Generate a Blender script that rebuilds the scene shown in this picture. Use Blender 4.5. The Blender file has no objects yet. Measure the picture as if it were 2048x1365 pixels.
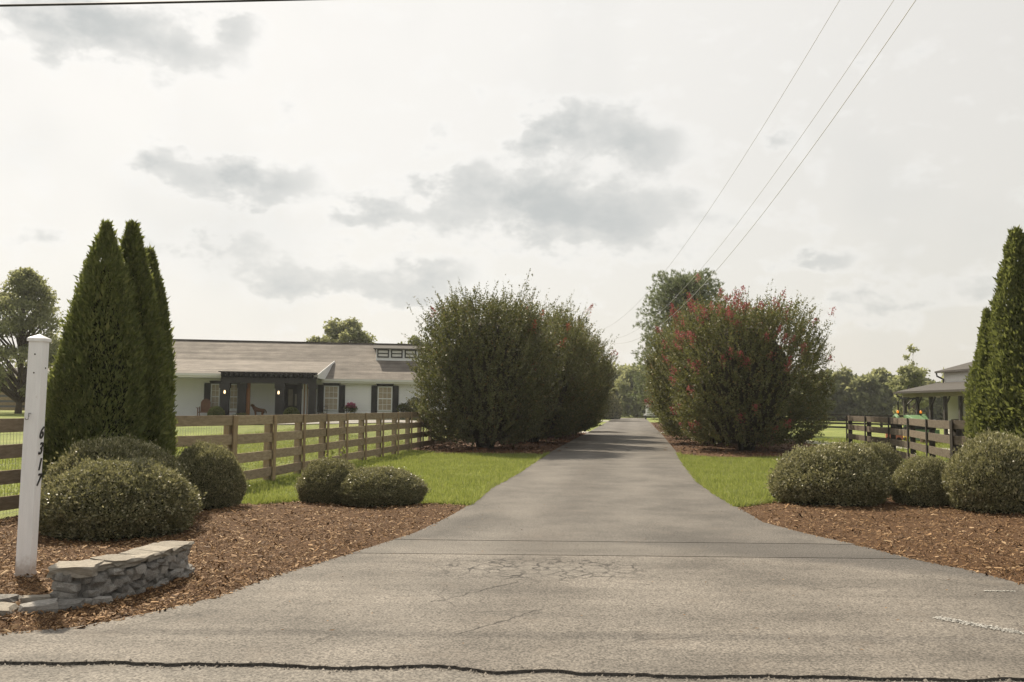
import bpy, bmesh, math, random
import numpy as np
from mathutils import Vector, Matrix, noise
from mathutils.geometry import tessellate_polygon

random.seed(7)
RNG = np.random.default_rng(11)
R = math.radians
scene = bpy.context.scene
COL = scene.collection

# ------------------------------------------------------------------ camera
cam_d = bpy.data.cameras.new('camera')
cam_d.sensor_width = 36.0
cam_d.lens = 31.64
cam_d.clip_end = 3000
cam = bpy.data.objects.new('camera', cam_d)
COL.objects.link(cam)
cam.matrix_world = (Matrix.Translation((0, 0, 1.6)) @ Matrix.Rotation(R(90 + 4.166), 4, 'X')
                    @ Matrix.Rotation(R(0.6), 4, 'Z'))
scene.camera = cam

# ------------------------------------------------------------------ sun and sky
SUN_AZ, SUN_EL = -33.0, 46.0            # degrees left of straight ahead, above the horizon
to_sun = Vector((math.sin(R(SUN_AZ)) * math.cos(R(SUN_EL)), math.cos(R(SUN_AZ)) * math.cos(R(SUN_EL)), math.sin(R(SUN_EL))))
sun_d = bpy.data.lights.new('sun', 'SUN')
sun_d.energy = 5.0
sun_d.angle = R(0.9)
sun_d.color = (1.0, 0.88, 0.70)
sun = bpy.data.objects.new('sun', sun_d)
sun.rotation_euler = to_sun.to_track_quat('Z', 'Y').to_euler()
sun.location = to_sun * 200
COL.objects.link(sun)

class NT:
    """small helper round a node tree"""
    def __init__(s, tree):
        s.t = tree
        tree.nodes.clear()
    def n(s, kind, **kw):
        nd = s.t.nodes.new(kind)
        for k, v in kw.items():
            if k.startswith('in_'):
                nd.inputs[k[3:].replace('_', ' ')].default_value = v
            else:
                setattr(nd, k, v)
        return nd
    def l(s, a, b):
        s.t.links.new(a, b)
    def m(s, op, a, b=None, c=None, clamp=False):
        nd = s.t.nodes.new('ShaderNodeMath')
        nd.operation = op
        nd.use_clamp = clamp
        for i, x in enumerate((a, b, c)):
            if x is None: continue
            if isinstance(x, (int, float)): nd.inputs[i].default_value = x
            else: s.l(x, nd.inputs[i])
        return nd.outputs[0]
    def mix(s, fac, a, b, blend='MIX'):
        nd = s.t.nodes.new('ShaderNodeMix')
        nd.data_type = 'RGBA'
        nd.blend_type = blend
        for sock, x in ((nd.inputs[0], fac), (nd.inputs[6], a), (nd.inputs[7], b)):
            if isinstance(x, (int, float)): sock.default_value = x
            elif isinstance(x, tuple): sock.default_value = (*x, 1) if len(x) == 3 else x
            else: s.l(x, sock)
        return nd.outputs[2]
    def noise(s, vec, scale, detail=4, rough=0.55, lac=2.0):
        nd = s.n('ShaderNodeTexNoise')
        nd.inputs['Scale'].default_value = scale
        nd.inputs['Detail'].default_value = detail
        nd.inputs['Roughness'].default_value = rough
        if vec is not None: s.l(vec, nd.inputs['Vector'])
        return nd.outputs['Fac']
    def ramp(s, fac, stops):
        nd = s.n('ShaderNodeValToRGB')
        cr = nd.color_ramp
        while len(cr.elements) < len(stops): cr.elements.new(0.5)
        for e, (p, c) in zip(cr.elements, stops):
            e.position = p
            e.color = (*c, 1) if isinstance(c, tuple) else (c, c, c, 1)
        s.l(fac, nd.inputs[0])
        return nd.outputs[0]
    def smooth(s, x, a, b):
        nd = s.n('ShaderNodeMapRange', interpolation_type='SMOOTHSTEP')
        s.l(x, nd.inputs[0])
        nd.inputs[1].default_value = a; nd.inputs[2].default_value = b
        nd.inputs[3].default_value = 0; nd.inputs[4].default_value = 1
        return nd.outputs[0]

world = bpy.data.worlds.new('World')
scene.world = world
world.use_nodes = True
w = NT(world.node_tree)
tc = w.n('ShaderNodeTexCoord')
dirv = tc.outputs['Generated']
sky = w.n('ShaderNodeTexSky', sky_type='NISHITA', sun_disc=False, sun_elevation=R(SUN_EL), sun_rotation=R(SUN_AZ),
          altitude=200, air_density=1.3, dust_density=3.0, ozone_density=1.0)
sky_s = w.n('ShaderNodeVectorMath', operation='SCALE')
w.l(sky.outputs[0], sky_s.inputs[0]); sky_s.inputs['Scale'].default_value = 0.09
sep = w.n('ShaderNodeSeparateXYZ'); w.l(dirv, sep.inputs[0])
az = w.m('ARCTAN2', sep.outputs[0], sep.outputs[1])
el = w.m('ARCSINE', sep.outputs[2])
# domain warp so that the clouds have billowy outlines
comb = w.n('ShaderNodeCombineXYZ'); w.l(az, comb.inputs[0]); w.l(w.m('MULTIPLY', el, 1.6), comb.inputs[1])
n1 = w.n('ShaderNodeTexNoise'); n1.inputs['Scale'].default_value = 17; n1.inputs['Detail'].default_value = 7; n1.inputs['Roughness'].default_value = 0.60
w.l(comb.outputs[0], n1.inputs['Vector'])
def vm(op, a, b=None, c=None):
    nd = w.n('ShaderNodeVectorMath', operation=op)
    for i, x in enumerate((a, b, c)):
        if x is None: continue
        if isinstance(x, tuple): nd.inputs[i].default_value = x
        else: w.l(x, nd.inputs[i])
    return nd
ae = w.n('ShaderNodeCombineXYZ'); w.l(az, ae.inputs[0]); w.l(el, ae.inputs[1])
warped = vm('MULTIPLY_ADD', n1.outputs['Color'], (.11, .075, 0.0), ae.outputs[0]).outputs[0]     # carries an offset of (.055, .0375)
CLOUDS = [(-.437, .362, .15, .034, 1.05), (-.368, .232, .045, .026, .7), (-.272, .236, .066, .028, 1.0), (-.152, .204, .075, .017, .8),
          (-.066, .242, .05, .042, .7), (.080, .300, .085, .036, .95), (.155, .284, .05, .026, .6), (.10, .212, .125, .040, 1.05), (.02, .226, .07, .04, .55), (-.223, .144, .15, .028, .6),
          (-.076, .156, .045, .022, .55), (-.303, .174, .05, .022, .5), (.335, .154, .05, .016, .65), (.41, .118, .12, .022, .5), (-.30, .392, .03, .016, .45), (-.42, .165, .05, .02, .4), (-.13, .125, .12, .014, .5), (.30, .282, .03, .02, .4), (.25, .10, .10, .012, .35)]
tot = None
for (a, e, rx, ry, amt) in CLOUDS:
    q = vm('MULTIPLY_ADD', warped, (1.12 / rx, 1.12 / ry, 0.0), (-1.12 * (a + .055) / rx, -1.12 * (e + .0375) / ry, 0.0)).outputs[0]
    g = w.m('POWER', .36788, vm('DOT_PRODUCT', q, q).outputs['Value'])
    tot = w.m('MULTIPLY', g, amt * 1.1) if tot is None else w.m('MULTIPLY_ADD', g, amt * 1.1, tot)
dens = w.m('MULTIPLY_ADD', w.m('SUBTRACT', n1.outputs['Fac'], 0.5), 2.0, tot)
body = w.m('MULTIPLY_ADD', w.smooth(dens, 0.22, 0.72), 0.45, w.m('MULTIPLY', w.smooth(dens, 0.45, 1.5), 0.58))
# thin broken cloud over the rest of the sky
gen = w.smooth(w.noise(dirv, 3.1, 3, 0.6), 0.50, 0.80)
shade = w.m('MAXIMUM', body, w.m('MULTIPLY', gen, 0.30))
# glowing haze, stronger towards the sun
sund = w.n('ShaderNodeVectorMath', operation='DOT_PRODUCT'); w.l(dirv, sund.inputs[0]); sund.inputs[1].default_value = to_sun
veil_f = w.m('ADD', 0.68, w.m('MULTIPLY', sund.outputs['Value'], 0.26), clamp=True)
veil_c = w.ramp(w.smooth(sund.outputs['Value'], 0.2, 1.0), [(0.0, (0.86, 0.815, 0.735)), (0.5, (0.90, 0.865, 0.80)), (1.0, (0.98, 0.955, 0.905))])
base = w.mix(veil_f, sky_s.outputs[0], veil_c)
rim = w.m('MULTIPLY', w.m('MULTIPLY', w.smooth(dens, 0.05, 0.35), w.m('SUBTRACT', 1.0, w.smooth(dens, 0.35, 0.7))), 0.25)
base = w.mix(rim, base, (0.99, 0.985, 0.965))
skyc = w.mix(w.m('MULTIPLY', shade, 0.95), base, (0.555, 0.575, 0.57))
bg = w.n('ShaderNodeBackground'); w.l(skyc, bg.inputs[0]); bg.inputs[1].default_value = 0.74
world.cycles.sampling_method = 'NONE'
wo = w.n('ShaderNodeOutputWorld'); w.l(bg.outputs[0], wo.inputs[0])

vs = scene.view_settings
vs.view_transform = 'Standard'; vs.look = 'None'; vs.gamma = 1.0; vs.exposure = 0.46; vs.use_curve_mapping = False
cy = scene.cycles
cy.max_bounces = 6; cy.diffuse_bounces = 3; cy.glossy_bounces = 2; cy.transmission_bounces = 4; cy.transparent_max_bounces = 6
cy.use_denoising = True
cy.sample_clamp_indirect = 4.0; cy.sample_clamp_direct = 6.0
try:
    cy.denoiser = 'OPENIMAGEDENOISE'
    cy.denoising_input_passes = 'RGB_ALBEDO_NORMAL'
    cy.denoising_prefilter = 'ACCURATE'
except Exception:
    pass

# ------------------------------------------------------------------ materials
MATS = {}
def mat(name, col, col2=None, scale=6.0, rough=0.8, spec=0.3, bump=0.0, bscale=None, metal=0.0, stretch=None, per_object=0.0, detail=5, emit=None):
    m = bpy.data.materials.new(name); m.use_nodes = True
    t = NT(m.node_tree)
    o = t.n('ShaderNodeOutputMaterial'); p = t.n('ShaderNodeBsdfPrincipled')
    t.l(p.outputs[0], o.inputs[0])
    p.inputs['Roughness'].default_value = rough
    p.inputs['Specular IOR Level'].default_value = spec
    p.inputs['Metallic'].default_value = metal
    co = t.n('ShaderNodeTexCoord').outputs['Object']
    if stretch:
        mp = t.n('ShaderNodeMapping'); mp.inputs['Scale'].default_value = stretch; t.l(co, mp.inputs[0]); co = mp.outputs[0]
    c = None
    if col2 is not None:
        f = t.noise(co, scale, detail, 0.6)
        c = t.ramp(f, [(0.3, col), (0.7, col2)])
    if per_object:
        oi = t.n('ShaderNodeObjectInfo').outputs['Random']
        hs = t.n('ShaderNodeHueSaturation')
        t.l(t.m('ADD', 1 - per_object, t.m('MULTIPLY', oi, 2 * per_object)), hs.inputs['Value'])
        if c is None: hs.inputs['Color'].default_value = (*col, 1)
        else: t.l(c, hs.inputs['Color'])
        c = hs.outputs[0]
    if c is None: p.inputs['Base Color'].default_value = (*col, 1)
    else: t.l(c, p.inputs['Base Color'])
    if bump:
        b = t.n('ShaderNodeBump'); b.inputs['Strength'].default_value = bump; b.inputs['Distance'].default_value = 0.02
        t.l(t.noise(co, bscale or scale * 4, 6, 0.65), b.inputs['Height']); t.l(b.outputs[0], p.inputs['Normal'])
    if emit:
        p.inputs['Emission Color'].default_value = (*emit[0], 1); p.inputs['Emission Strength'].default_value = emit[1]
    MATS[name] = m
    return m

def leaf_mat(name, stops, trans_col, trans=0.35, rough=0.5, spec=0.25, big=None):
    m = bpy.data.materials.new(name); m.use_nodes = True
    t = NT(m.node_tree)
    o = t.n('ShaderNodeOutputMaterial')
    g = t.n('ShaderNodeNewGeometry')
    c = t.ramp(g.outputs['Random Per Island'], stops)
    if big:
        co = t.n('ShaderNodeTexCoord').outputs['Object']
        c = t.mix(t.smooth(t.noise(co, big[0], 3), 0.45, 0.7), c, t.mix(big[2], c, big[1]))
    oi = t.n('ShaderNodeObjectInfo').outputs['Random']
    hs = t.n('ShaderNodeHueSaturation'); t.l(c, hs.inputs['Color'])
    t.l(t.m('ADD', 0.86, t.m('MULTIPLY', oi, 0.28)), hs.inputs['Value'])
    c = hs.outputs[0]
    p = t.n('ShaderNodeBsdfPrincipled'); t.l(c, p.inputs['Base Color'])
    p.inputs['Roughness'].default_value = rough; p.inputs['Specular IOR Level'].default_value = spec
    tr = t.n('ShaderNodeBsdfTranslucent'); t.l(t.mix(0.6, c, trans_col), tr.inputs[0])
    mx = t.n('ShaderNodeMixShader'); mx.inputs[0].default_value = trans
    t.l(p.outputs[0], mx.inputs[1]); t.l(tr.outputs[0], mx.inputs[2]); t.l(mx.outputs[0], o.inputs[0])
    MATS[name] = m
    return m

leaf_mat('holly', [(0, (.055, .058, .026)), (.45, (.150, .150, .068)), (.78, (.29, .272, .142)), (1, (.50, .46, .30))], (.34, .33, .14), .32, .4, .5)
leaf_mat('thuja', [(0, (.062, .078, .030)), (.6, (.140, .160, .060)), (1, (.24, .245, .095))], (.31, .35, .085), .36, .6, .25)
leaf_mat('myrtle', [(0, (.044, .049, .024)), (.5, (.098, .104, .046)), (.92, (.185, .178, .078)), (1, (.24, .12, .05))], (.20, .22, .055), .30, .5, .4)
leaf_mat('myrtle_light', [(0, (.052, .060, .028)), (.5, (.118, .124, .053)), (.92, (.215, .205, .088)), (1, (.28, .13, .06))], (.25, .27, .065), .33, .5, .4)
leaf_mat('blossom', [(0, (.22, .050, .058)), (.5, (.34, .085, .095)), (1, (.42, .15, .12))], (.42, .13, .12), .35, .6, .2)
leaf_mat('faded_blossom', [(0, (.24, .06, .045)), (1, (.36, .10, .07))], (.4, .10, .06), .35, .6, .2)
leaf_mat('broadleaf', [(0, (.05, .064, .026)), (.6, (.10, .12, .045)), (1, (.18, .19, .07))], (.32, .34, .09), .42, .45, .35)
leaf_mat('wood_leaf', [(0, (.12, .135, .075)), (.6, (.19, .205, .11)), (1, (.27, .28, .14))], (.42, .43, .19), .55, .6, .2, (.09, (.31, .31, .15), .6))  # haze fade of the far woods painted in as paler, greyer leaf colours
leaf_mat('pine_needle', [(0, (.075, .095, .056)), (.6, (.135, .160, .095)), (1, (.20, .225, .135))], (.27, .31, .14), .38, .5, .3)
leaf_mat('grass', [(0, (.11, .145, .034)), (.5, (.190, .225, .058)), (.88, (.285, .30, .105)), (1, (.42, .38, .20))], (.37, .42, .09), .45, .55, .25, (.9, (.09, .115, .035), .55))
leaf_mat('pink_petal', [(0, (.35, .06, .14)), (1, (.5, .14, .25))], (.5, .1, .2), .3, .6, .2)
leaf_mat('chip', [(0, (.062, .033, .016)), (.45, (.165, .092, .040)), (.85, (.280, .168, .080)), (1, (.45, .32, .19))], (.1, .05, .02), .0, .75, .25)
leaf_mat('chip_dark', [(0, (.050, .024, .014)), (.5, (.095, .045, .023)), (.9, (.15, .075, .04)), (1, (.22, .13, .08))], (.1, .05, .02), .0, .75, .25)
mat('mulch', (.058, .031, .015), (.120, .066, .032), 18, .9, .15, .9, 60)
mat('twig', (.07, .052, .036), (.11, .085, .06), 20, .85, .2, .4)
mat('twig_dark', (.030, .028, .018), (.055, .048, .032), 12, .9, .15, .4)
mat('bark', (.07, .055, .042), (.13, .105, .08), 9, .9, .2, .8, 30, stretch=(1, 1, .25))
mat('shrub_core', (.016, .020, .010), (.03, .034, .016), 14, .95, .1, .5)  # shade inside the foliage put into a near-black core colour
mat('vinyl', (.76, .76, .75), (.81, .81, .80), 3, .42, .45, .03, 8)
mat('digit_black', (.012, .012, .014), None, 5, .35, .5)
mat('steel', (.42, .42, .42), (.3, .3, .3), 30, .35, .5, metal=1.0)
mat('stone', (.24, .225, .205), (.52, .495, .455), 11, .88, .3, 1.0, 34, per_object=.35)
mat('cap_stone', (.33, .295, .245), (.50, .455, .385), 11, .9, .25, 1.0, 40, per_object=.16)
mat('mortar', (.15, .142, .13), (.25, .235, .215), 20, .95, .2, .8, 50)
mat('fence_wood', (.225, .170, .115), (.385, .305, .215), 3.0, .85, .2, .35, 20, stretch=(2, 2, 9), per_object=.16)
mat('post_wood', (.23, .165, .105), (.36, .27, .175), 3.0, .85, .2, .35, 20, stretch=(9, 9, 1.2), per_object=.12)
mat('dark_fence', (.095, .076, .056), (.185, .152, .117), 3.0, .85, .25, .35, 20, stretch=(2, 2, 9), per_object=.2)
mat('dark_post', (.022, .019, .016), (.05, .043, .036), 3.0, .8, .25, .3, 20, stretch=(8, 8, 1.5), per_object=.15)
mat('wire', (.30, .30, .29), None, 5, .5, .4, metal=.6)
mat('cable', (.03, .03, .032), None, 5, .6, .3)
mat('cable_grey', (.55, .55, .54), None, 5, .5, .4)
mat('siding', (.80, .80, .81), (.84, .84, .845), 2.0, .55, .35, .05, 12)
mat('trim_white', (.74, .75, .76), None, 5, .45, .4)
mat('gutter', (.66, .655, .65), (.70, .695, .69), 3, .5, .35)
mat('black_paint', (.018, .017, .018), (.03, .028, .028), 4, .55, .35, .1)
mat('cedar', (.20, .085, .032), (.30, .14, .06), 4, .6, .3, .2, stretch=(6, 6, 1))
mat('chair_wood', (.15, .075, .038), (.21, .11, .06), 5, .55, .3)
mat('pane_reflection', (.30, .24, .17), (.44, .37, .28), 3.0, .25, .6, stretch=(1, 1, 3))  # tan reflection of sunlit ground painted into the window panes
mat('blind', (.62, .62, .58), (.68, .67, .63), 3, .2, .6)
mat('door_glass', (.20, .18, .15), (.30, .27, .22), 4, .15, .6)
mat('lamp_glow', (.9, .7, .4), None, 5, .4, .3, emit=((1.0, .72, .38), 1.8))
mat('dog_fur', (.12, .060, .030), (.20, .10, .055), 25, .9, .15, .6)
mat('pot', (.045, .04, .036), None, 5, .7, .3)
mat('gravel', (.30, .285, .26), (.42, .40, .37), 25, .9, .2, .6, 70)
mat('concrete', (.40, .39, .37), (.50, .49, .46), 5, .85, .2, .2)
mat('barn_siding', (.80, .78, .74), (.85, .83, .79), 2, .6, .3, .05)
mat('barn_roof', (.07, .066, .062), (.115, .108, .10), 8, .9, .15, .4, 40)
mat('barn_trim', (.055, .050, .045), (.08, .072, .065), 6, .6, .3)
mat('barn_beam', (.34, .30, .245), (.42, .375, .31), 5, .7, .2)
mat('tractor_green', (.13, .24, .11), (.17, .29, .14), 8, .35, .5)
mat('tractor_black', (.02, .02, .02), None, 5, .5, .4)
mat('tyre', (.022, .021, .02), None, 5, .9, .2)
mat('rim_yellow', (.55, .40, .05), None, 5, .5, .4)
mat('amber', (.75, .22, .02), None, 5, .25, .5, emit=((1.0, .30, .02), .5))
mat('seat_tan', (.35, .30, .22), None, 5, .6, .3)
mat('blue_plastic', (.03, .06, .16), None, 5, .4, .5)
mat('lid_grey', (.55, .57, .60), None, 5, .4, .4)
mat('orange_paint', (.42, .13, .07), (.50, .20, .13), 6, .45, .4)
mat('log_end', (.36, .22, .12), (.48, .32, .19), 14, .85, .2)
mat('log_bark', (.09, .06, .04), (.15, .105, .075), 16, .9, .2, .6)
mat('grey_wall', (.13, .13, .135), (.17, .17, .17), 3, .8, .2)
mat('shed_white', (.70, .71, .72), None, 4, .6, .3)
mat('trailer_white', (.75, .76, .76), None, 4, .35, .5)
mat('dark_glass', (.03, .035, .04), None, 4, .1, .6)
mat('pole_wood', (.08, .065, .052), (.12, .10, .08), 6, .9, .2, .3, stretch=(6, 6, 1))
mat('ceramic', (.16, .17, .18), None, 5, .3, .5)
mat('white_mark', (.46, .45, .42), (.58, .57, .54), 20, .9, .2)

def dirty_vinyl():
    t = NT(MATS['vinyl'].node_tree); o = t.n('ShaderNodeOutputMaterial'); p = t.n('ShaderNodeBsdfPrincipled'); t.l(p.outputs[0], o.inputs[0]); p.inputs['Roughness'].default_value = .45
    co = t.n('ShaderNodeTexCoord').outputs['Object']; sp = t.n('ShaderNodeSeparateXYZ'); t.l(co, sp.inputs[0])
    mp = t.n('ShaderNodeMapping'); mp.inputs['Scale'].default_value = (6, 6, .8); t.l(co, mp.inputs[0])
    c = t.ramp(t.noise(mp.outputs[0], 4, 5), [(.35, (.78, .78, .785)), (.65, (.85, .85, .855))])
    low = t.m('SUBTRACT', 1.0, t.smooth(t.m('ADD', sp.outputs[2], t.m('MULTIPLY', t.noise(co, 25, 4), -.22)), -.05, .12))
    c = t.mix(t.m('MULTIPLY', low, .65), c, (.26, .17, .10))
    c = t.mix(t.m('MULTIPLY', t.smooth(t.noise(co, 16, 5), .62, .72), .25), c, (.45, .42, .36))
    t.l(c, p.inputs['Base Color'])
dirty_vinyl()
def roof_mat():
    m = bpy.data.materials.new('shingle'); m.use_nodes = True; t = NT(m.node_tree)
    o = t.n('ShaderNodeOutputMaterial'); p = t.n('ShaderNodeBsdfPrincipled'); t.l(p.outputs[0], o.inputs[0])
    p.inputs['Roughness'].default_value = .85; p.inputs['Specular IOR Level'].default_value = .35
    co = t.n('ShaderNodeTexCoord').outputs['Object']
    br = t.n('ShaderNodeTexBrick'); br.offset = .5
    mp = t.n('ShaderNodeMapping'); mp.inputs['Rotation'].default_value = (0, 0, 0); t.l(co, mp.inputs[0]); t.l(mp.outputs[0], br.inputs['Vector'])
    br.inputs['Scale'].default_value = 1.0; br.inputs['Brick Width'].default_value = .32; br.inputs['Row Height'].default_value = .14
    br.inputs['Mortar Size'].default_value = .008; br.inputs['Color1'].default_value = (.9, .9, .9, 1); br.inputs['Color2'].default_value = (.55, .55, .55, 1)
    br.inputs['Mortar'].default_value = (.35, .35, .35, 1)
    n = t.noise(co, 1.1, 5)
    c = t.ramp(n, [(.3, (.150, .132, .114)), (.7, (.245, .218, .190))])
    c = t.mix(.45, c, br.outputs['Color'], 'MULTIPLY')
    mp2 = t.n('ShaderNodeMapping'); mp2.inputs['Scale'].default_value = (.10, 1.0, 1.0); t.l(co, mp2.inputs[0])
    c = t.mix(.9, c, t.ramp(t.noise(mp2.outputs[0], 2.6, 4, .6), [(.35, .72), (.52, 1.0), (.66, 1.35)]), 'MULTIPLY')
    f = t.noise(co, 22, 3)
    c = t.mix(.35, c, t.ramp(f, [(.3, (.5, .5, .5)), (.7, (1.15, 1.1, 1.05))]), 'MULTIPLY')
    t.l(c, p.inputs['Base Color'])
    b = t.n('ShaderNodeBump'); b.inputs['Strength'].default_value = .6; b.inputs['Distance'].default_value = .03
    t.l(f, b.inputs['Height']); t.l(b.outputs[0], p.inputs['Normal'])
    MATS['shingle'] = m
roof_mat()

def asphalt_mat(name, c1, c2, cracks=False, edge_dark=False, worn=True):
    m = bpy.data.materials.new(name); m.use_nodes = True; t = NT(m.node_tree)
    o = t.n('ShaderNodeOutputMaterial'); p = t.n('ShaderNodeBsdfPrincipled'); t.l(p.outputs[0], o.inputs[0])
    p.inputs['Roughness'].default_value = .78; p.inputs['Specular IOR Level'].default_value = .28
    co = t.n('ShaderNodeTexCoord').outputs['Object']
    sp = t.n('ShaderNodeSeparateXYZ'); t.l(co, sp.inputs[0])
    X, Y = sp.outputs[0], sp.outputs[1]
    big = t.noise(co, .7, 6, .6)
    c = t.ramp(big, [(.36, c1), (.64, c2)])
    # faint wear along the wheel tracks (drive direction leans 0.136 to the right)
    q = t.m('SUBTRACT', X, t.m('MULTIPLY', Y, .136))
    if worn:
        tr = t.m('ABSOLUTE', t.m('SUBTRACT', t.m('ABSOLUTE', t.m('ADD', q, .85)), .85))
        tr = t.m('SUBTRACT', 1.0, t.smooth(tr, .1, .7))
        c = t.mix(t.m('MULTIPLY', tr, .18), c, (.20, .185, .165))
        mid = t.m('SUBTRACT', 1.0, t.smooth(t.m('ABSOLUTE', t.m('SUBTRACT', q, -1.1)), .1, .55))
        c = t.mix(t.m('MULTIPLY', t.m('MULTIPLY', mid, t.smooth(t.noise(co, .35, 3), .35, .65)), .6), c, (.085, .074, .064))
    if edge_dark:
        # the little-driven corner beside the right bed is still dark
        ln = t.m('ADD', t.m('SUBTRACT', Y, 9.75), t.m('MULTIPLY', t.m('SUBTRACT', X, 2.7), .62))
        ln = t.m('ADD', ln, t.m('MULTIPLY', t.m('SUBTRACT', big, .5), .7))
        c = t.mix(t.m('MULTIPLY', t.smooth(ln, -.25, .25), .8), c, (.080, .073, .066))
    fine = t.noise(co, 62, 2, .6)
    med = t.noise(co, 21, 4, .7)
    c = t.mix(.75, c, t.ramp(fine, [(.34, .22), (.48, .88), (.66, 1.75)]), 'MULTIPLY')
    pits = t.smooth(med, .60, .68)
    c = t.mix(t.m('MULTIPLY', pits, .72), c, (.055, .046, .038))
    h = t.m('SUBTRACT', t.m('ADD', t.m('MULTIPLY', fine, .6), t.m('MULTIPLY', med, .5)), t.m('MULTIPLY', pits, .8))
    mp = t.n('ShaderNodeMapping'); mp.inputs['Scale'].default_value = (.16, 1.1, 1.0) if cracks or edge_dark or not worn else (.5, .35, 1.0); t.l(co, mp.inputs[0])
    band = t.noise(mp.outputs[0], 1.9, 6, .62)
    c = t.mix(.8, c, t.ramp(band, [(.30, .66), (.48, .98), (.70, 1.22)]), 'MULTIPLY')
    st = t.noise(co, 2.3, 5)
    c = t.mix(t.m('MULTIPLY', t.smooth(st, .56, .72), .28), c, (.16, .135, .11))
    if cracks:
        wn = t.n('ShaderNodeTexNoise'); wn.inputs['Scale'].default_value = 9; wn.inputs['Detail'].default_value = 4; t.l(co, wn.inputs['Vector'])
        vw = t.n('ShaderNodeVectorMath', operation='SCALE'); t.l(wn.outputs['Color'], vw.inputs[0]); vw.inputs['Scale'].default_value = .12
        va = t.n('ShaderNodeVectorMath', operation='ADD'); t.l(co, va.inputs[0]); t.l(vw.outputs[0], va.inputs[1])
        def vor(scale):
            v = t.n('ShaderNodeTexVoronoi', feature='DISTANCE_TO_EDGE'); v.inputs['Scale'].default_value = scale; t.l(va.outputs[0], v.inputs['Vector'])
            return v.outputs['Distance']
        def ell(cx, cy_, rx, ry):
            d = t.m('SQRT', t.m('ADD', t.m('POWER', t.m('DIVIDE', t.m('SUBTRACT', X, cx), rx), 2.0), t.m('POWER', t.m('DIVIDE', t.m('SUBTRACT', Y, cy_), ry), 2.0)))
            return t.m('SUBTRACT', 1.0, t.smooth(t.m('ADD', d, t.m('MULTIPLY', t.m('SUBTRACT', t.noise(co, 3, 4), .5), .9)), .6, 1.1))
        thin = t.m('SUBTRACT', 1.0, t.smooth(vor(6.0), .03, .095))
        k1 = t.m('MULTIPLY', thin, ell(.3, 8.95, 1.25, .72))
        gate = t.smooth(t.noise(co, 4.5, 3), .46, .58)
        k1 = t.m('MULTIPLY', k1, t.m('ADD', .5, t.m('MULTIPLY', gate, .5)))
        # long wandering cracks
        def line(x0, y0, x1, y1, wd):
            L = math.hypot(x1 - x0, y1 - y0); ux, uy = (x1 - x0) / L, (y1 - y0) / L
            sv = t.n('ShaderNodeSeparateXYZ'); t.l(va.outputs[0], sv.inputs[0])
            px = t.m('SUBTRACT', sv.outputs[0], x0 + .06); py = t.m('SUBTRACT', sv.outputs[1], y0 + .06)
            al = t.m('ADD', t.m('MULTIPLY', px, ux), t.m('MULTIPLY', py, uy))
            ac = t.m('ABSOLUTE', t.m('SUBTRACT', t.m('MULTIPLY', px, uy), t.m('MULTIPLY', py, ux)))
            inside = t.m('MULTIPLY', t.m('GREATER_THAN', al, 0.0), t.m('LESS_THAN', al, L))
            return t.m('MULTIPLY', t.m('SUBTRACT', 1.0, t.smooth(ac, wd * .4, wd)), inside)
        k2 = t.m('MAXIMUM', line(-.62, 7.35, .08, 8.25, .014), line(-.35, 6.35, .25, 7.15, .010))
        k2 = t.m('MAXIMUM', k2, line(.9, 8.3, 1.35, 8.12, .008))
        k3 = t.m('MULTIPLY', t.m('SUBTRACT', 1.0, t.smooth(vor(1.1), .004, .012)), t.smooth(t.noise(co, .9, 3), .5, .62))
        crk = t.m('MAXIMUM', t.m('MAXIMUM', k1, t.m('MULTIPLY', k2, .85)), t.m('MULTIPLY', k3, .5))
        c = t.mix(t.m('MULTIPLY', crk, .95), c, (.025, .021, .018))
        h = t.m('SUBTRACT', h, t.m('MULTIPLY', crk, 1.6))
        # paler, worn binder round the crazed patch
        pale = t.m('MULTIPLY', t.m('MULTIPLY', ell(.3, 8.8, .9, .45), t.m('SUBTRACT', 1.0, crk)), .12)
        c = t.mix(pale, c, (.33, .31, .275))
    t.l(c, p.inputs['Base Color'])
    b = t.n('ShaderNodeBump'); b.inputs['Strength'].default_value = .55; b.inputs['Distance'].default_value = .006
    t.l(h, b.inputs['Height']); t.l(b.outputs[0], p.inputs['Normal'])
    MATS[name] = m
asphalt_mat('asphalt_apron', (.105, .094, .081), (.178, .160, .138), True, True)
asphalt_mat('asphalt_strip', (.090, .082, .071), (.140, .127, .111), False, True)
asphalt_mat('asphalt_drive', (.078, .071, .063), (.135, .123, .108), False, False)
asphalt_mat('asphalt_road', (.11, .10, .087), (.178, .162, .141), False, False, False)
mat('asphalt_edge', (.05, .045, .04), (.14, .128, .113), 40, .9, .2, .9, 80)

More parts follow.
